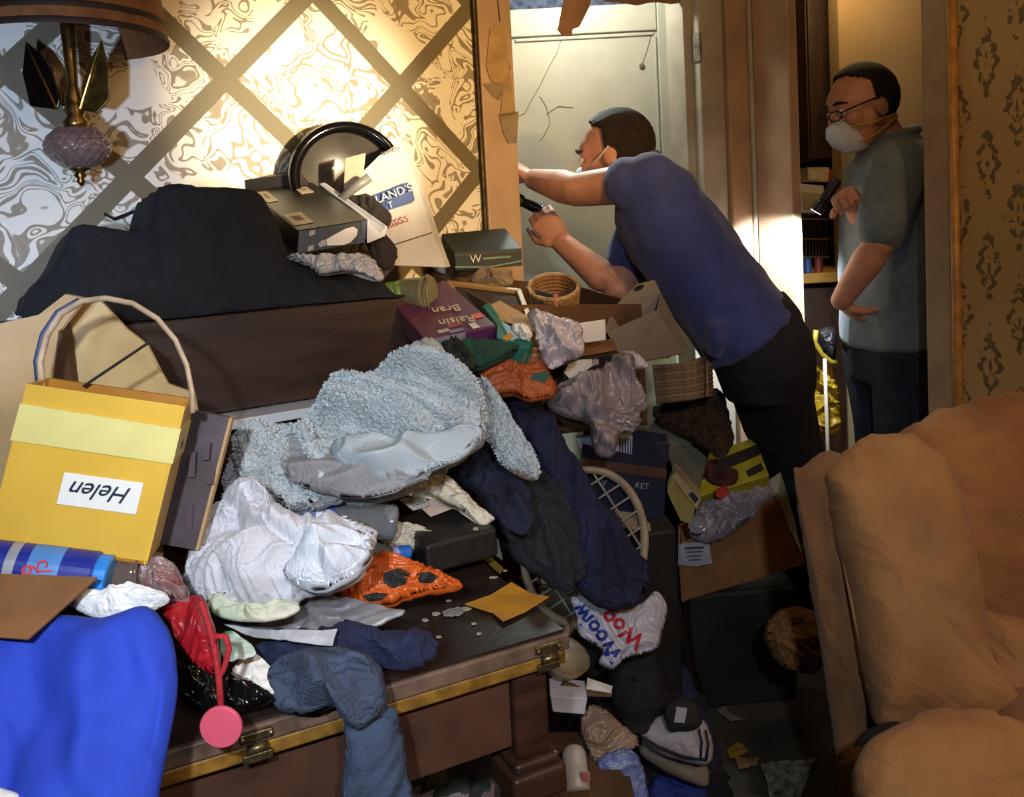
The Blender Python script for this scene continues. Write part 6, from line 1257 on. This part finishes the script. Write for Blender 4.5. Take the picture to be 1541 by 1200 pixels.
def cap_hat():
    o = empty('baseball_hat', P(960, 1095, 1.82), 'black baseball cap lying upside on the floor heap', 'hat'); m = mat('black_twill', '#19181a', 0.9, 0.25, 30, 0.3, 200)
    puff('crown', m, [(918, 1040), (925, 1005), (950, 984), (980, 980), (992, 1005), (1004, 1040), (1002, 1070), (980, 1090), (950, 1092), (928, 1070)], 1.80, ST, 0.06, 0.03, 0.004, 14, parent=o)
    puff('brim', m, [(935, 1075), (960, 1088), (990, 1082), (1002, 1066), (1000, 1090), (975, 1104), (948, 1100)], 1.755, (0, -.5, .85), 0.008, 0.006, 0.0, 14, parent=o, N=60, K=10)
    MB().lathe([(0.001, 0.004), (0.005, 0.003), (0.006, 0)], P(958, 1020, 1.735), V((0, -.85, .5)), 12).build('top_button', m, o)
cap_hat()
soft('tan_film_bag', 'tan and pink translucent bread bag on the floor heap', 'bag', mat('tan_pink_film', '#a88d78', 0.3, 0.2, 16, trans=0.1), [(872, 1085), (890, 1062), (912, 1068), (935, 1090), (958, 1108), (955, 1128), (920, 1140), (895, 1150), (880, 1120)], 1.70, ST, 0.03, 0.02, amp=0.012, fs=24, seed=26, cr=1.25, bend=0.02)
def lotion():
    a, b = P(870, 1192, 1.58), P(862, 1122, 1.64); o = empty('white_bottle', a - UP * .02, 'white plastic bottle with pink square label beside the table leg', 'bottle')
    cyl(o, 'bottle_body', mat('offwhite_plastic', '#b8b0a4', 0.4, 0.08), a, b, [(0.022, 0), (0.024, 0.05), (0.024, 0.8), (0.019, 0.93), (0.01, 1.0)], 26, True)
    patch(o, 'pink_label', mat('pink_square', '#b8746c', 0.6), [(873, 1163), (888, 1161), (889, 1176), (875, 1178)], 1.575, 0.001)
lotion()
pkb = soft('blue_snack_packet', 'blue and white foil snack packet on the floor heap', 'packet', mat('blue_foil', '#3a4f9a', 0.35, 0.5, 22, second='#8d9ac4'), [(900, 1142), (925, 1130), (950, 1128), (966, 1150), (978, 1200), (975, 1230), (905, 1230), (898, 1180)], 1.64, (0, -.75, .65), 0.03, 0.02, amp=0.010, fs=26, seed=27, cr=1.15, bend=0.02)
soft('blue_jacket', 'bright blue jacket edge below the sneaker', 'clothing', mat('cobalt_cloth', '#1d2f80', 0.8, 0.2), [(978, 1176), (1010, 1166), (1055, 1172), (1060, 1230), (980, 1230)], 1.80, LY, 0.02, 0.03, amp=0.008, fs=20, N=90, K=18)
soft('navy_trouser_leg', 'navy trouser leg along the dark runner rail', 'clothing', navy, [(1005, 1000), (1030, 1000), (1052, 1050), (1075, 1110), (1090, 1200), (1060, 1200), (1040, 1120), (1015, 1050)], 1.96, LY, 0.025, 0.05, amp=0.008, fs=18)
def sneaker():
    o = empty('sneaker', P(1020, 1168, 1.78), 'white and grey sneaker with black tongue on the floor heap', 'shoe')
    wm = mat('sneaker_white', '#a8a3a8', 0.6, 0.1); gm = mat('sneaker_sole', '#7d7264', 0.7, 0.15); bk = mat('sneaker_black', '#1c1b1e', 0.8)
    puff('sole', gm, [(962, 1112), (985, 1128), (1030, 1148), (1064, 1152), (1068, 1170), (1060, 1184), (1020, 1172), (985, 1152), (962, 1132)], 1.77, ST, 0.022, 0.03, 0.001, 10, parent=o, N=90, K=16)
    puff('upper', wm, [(962, 1105), (975, 1085), (1005, 1072), (1040, 1070), (1066, 1095), (1072, 1120), (1064, 1152), (1030, 1148), (985, 1130)], 1.75, ST, 0.045, 0.05, 0.003, 14, parent=o)
    puff('tongue', bk, [(1000, 1080), (1002, 1062), (1022, 1050), (1048, 1058), (1058, 1082), (1048, 1098), (1020, 1100), (1008, 1098)], 1.705, ST, 0.018, 0.012, 0.001, 14, parent=o, N=80, K=16)
    patch(o, 'tongue_tag', mat('tag_white', '#a9aeb4'), [(1018, 1064), (1034, 1066), (1030, 1088), (1014, 1087)], [1.682, 1.682, 1.678, 1.678], 0.0015)
    for pp_ in ([(968, 1110), (990, 1124), (1030, 1140), (1064, 1144)], [(1052, 1098), (1056, 1118), (1054, 1142)], [(1062, 1100), (1066, 1120), (1063, 1142)]): MB().tube(pq(pp_, 1.70), 0.0028, 6).build('navy_stripe', mat('stripe_navy2', '#23263a'), o, smooth=True)
sneaker()
tag(MB().tube([P(1000, 860, 2.02), P(1030, 980, 2.08), P(1060, 1090, 2.10), P(1095, 1230, 2.05)], 0.018, 10).build('dark_rail', mat('black_brown_rail', '#15100c', 0.5), smooth=True), 'long dark wooden rail lying diagonally on the floor', 'rail')
soft('brown_paper_ball', 'crumpled brown paper bag ball on the floor beside the recliner', 'paper bag', mat('kraft_paper', '#8d6238', 0.8, 0.25, 18, 0.2), [(1150, 955), (1165, 925), (1195, 914), (1228, 925), (1242, 960), (1240, 995), (1222, 1015), (1190, 1010), (1165, 990)], 2.0, ST, 0.07, 0.06, amp=0.014, fs=24, seed=33, cr=1.35, bend=0.015)
fz = 0.004
def floor_bit(name, label, cat, m, px, z=fz, amp=0.004): soft(name, label, cat, m, px, 2.2, (0, -0.02, 1), 0.003, amp=amp, fs=16, sheet=True, smooth=False, z=z + amp, N=70, K=10)
floor_bit('news_scrap', 'scrap of printed newspaper on the dirty floor', 'newspaper', mat('newsprint_dim', '#7d7a6a', 0.9, 0.5, 60, second='#2c2b28'), [(1143, 1150), (1180, 1146), (1228, 1142), (1212, 1180), (1196, 1225), (1160, 1225), (1155, 1180)])
floor_bit('yellow_leaf', 'small mustard yellow scrap on the floor by the rail', 'scrap', mat('mustard_scrap', '#8a6a18', 0.8), [(1094, 1128), (1112, 1118), (1126, 1130), (1110, 1142), (1098, 1140)])
floor_bit('tan_scrap', 'tan torn paper scrap beside the yellow scrap', 'scrap', mat('tan_scrap_m', '#7a5c40', 0.8), [(1106, 1142), (1142, 1140), (1140, 1152), (1112, 1158)])
floor_bit('grey_tissue', 'small grey tissue scrap on the bare floor', 'tissue', mat('grey_tissue_m', '#6d6a68', 0.9), [(1078, 1068), (1092, 1064), (1100, 1076), (1120, 1084), (1098, 1086)])
floor_bit('long_paper_strip', 'crumpled pale paper strip below the storage tote', 'paper', mat('dim_pale_paper', '#77705f', 0.9), [(1075, 985), (1110, 970), (1148, 968), (1150, 978), (1115, 982), (1080, 992)], 0.01)
floor_bit('shiny_wrapper', 'tiny shiny wrapper near the brown paper ball', 'wrapper', mat('mint_wrapper', '#7f9a90', 0.3), [(1152, 908), (1162, 902), (1170, 908), (1162, 914)])

# ---- under the table
floor_bit('photo_magazine', 'colour magazine with white border on the floor under the table', 'magazine', mat('photo_page', '#8d7d86', 0.5, 0.5, 20, second='#a89a9c'), [(600, 1196), (676, 1166), (700, 1168), (745, 1180), (742, 1235), (640, 1240)], 0.30)
floor_bit('white_folder', 'white folder edge beside the colour magazine', 'folder', paper, [(588, 1202), (674, 1162), (680, 1172), (610, 1204)], 0.29)
soft('grey_bag_heap', 'grey green bag slumped under the table', 'bag', mat('grey_green_cloth', '#3a423e', 0.9, 0.3), [(622, 1150), (680, 1130), (735, 1105), (742, 1140), (760, 1180), (740, 1260), (640, 1260), (622, 1210)], 1.55, LY, 0.03, 0.03, amp=0.012, fs=16, seed=44)
soft('pale_rag', 'pale grey rag hanging beside the table leg', 'rag', mat('pale_rag_m', '#8d9184', 0.9, 0.15), [(722, 1122), (740, 1112), (762, 1104), (760, 1125), (776, 1146), (778, 1156), (764, 1150), (745, 1135), (725, 1134)], 1.50, ST, 0.012, 0.012, amp=0.006, fs=26, N=80, K=16)
slab('grey_case', mat('slate_case', '#3c3d48', 0.6, 0.15), [(722, 1148), (748, 1128), (782, 1158), (776, 1176), (752, 1172)], 1.45, (0, 0.04, 0.0), None, 'slate grey plastic case under the table by the leg', 'case', 0.004)
tag(MB().box((0.0, 1.62, 0.13), 0.36, 0.3, 0.25).build('floor_carton', card_d, bevel=0.004), 'low brown carton on the floor under the table', 'box')
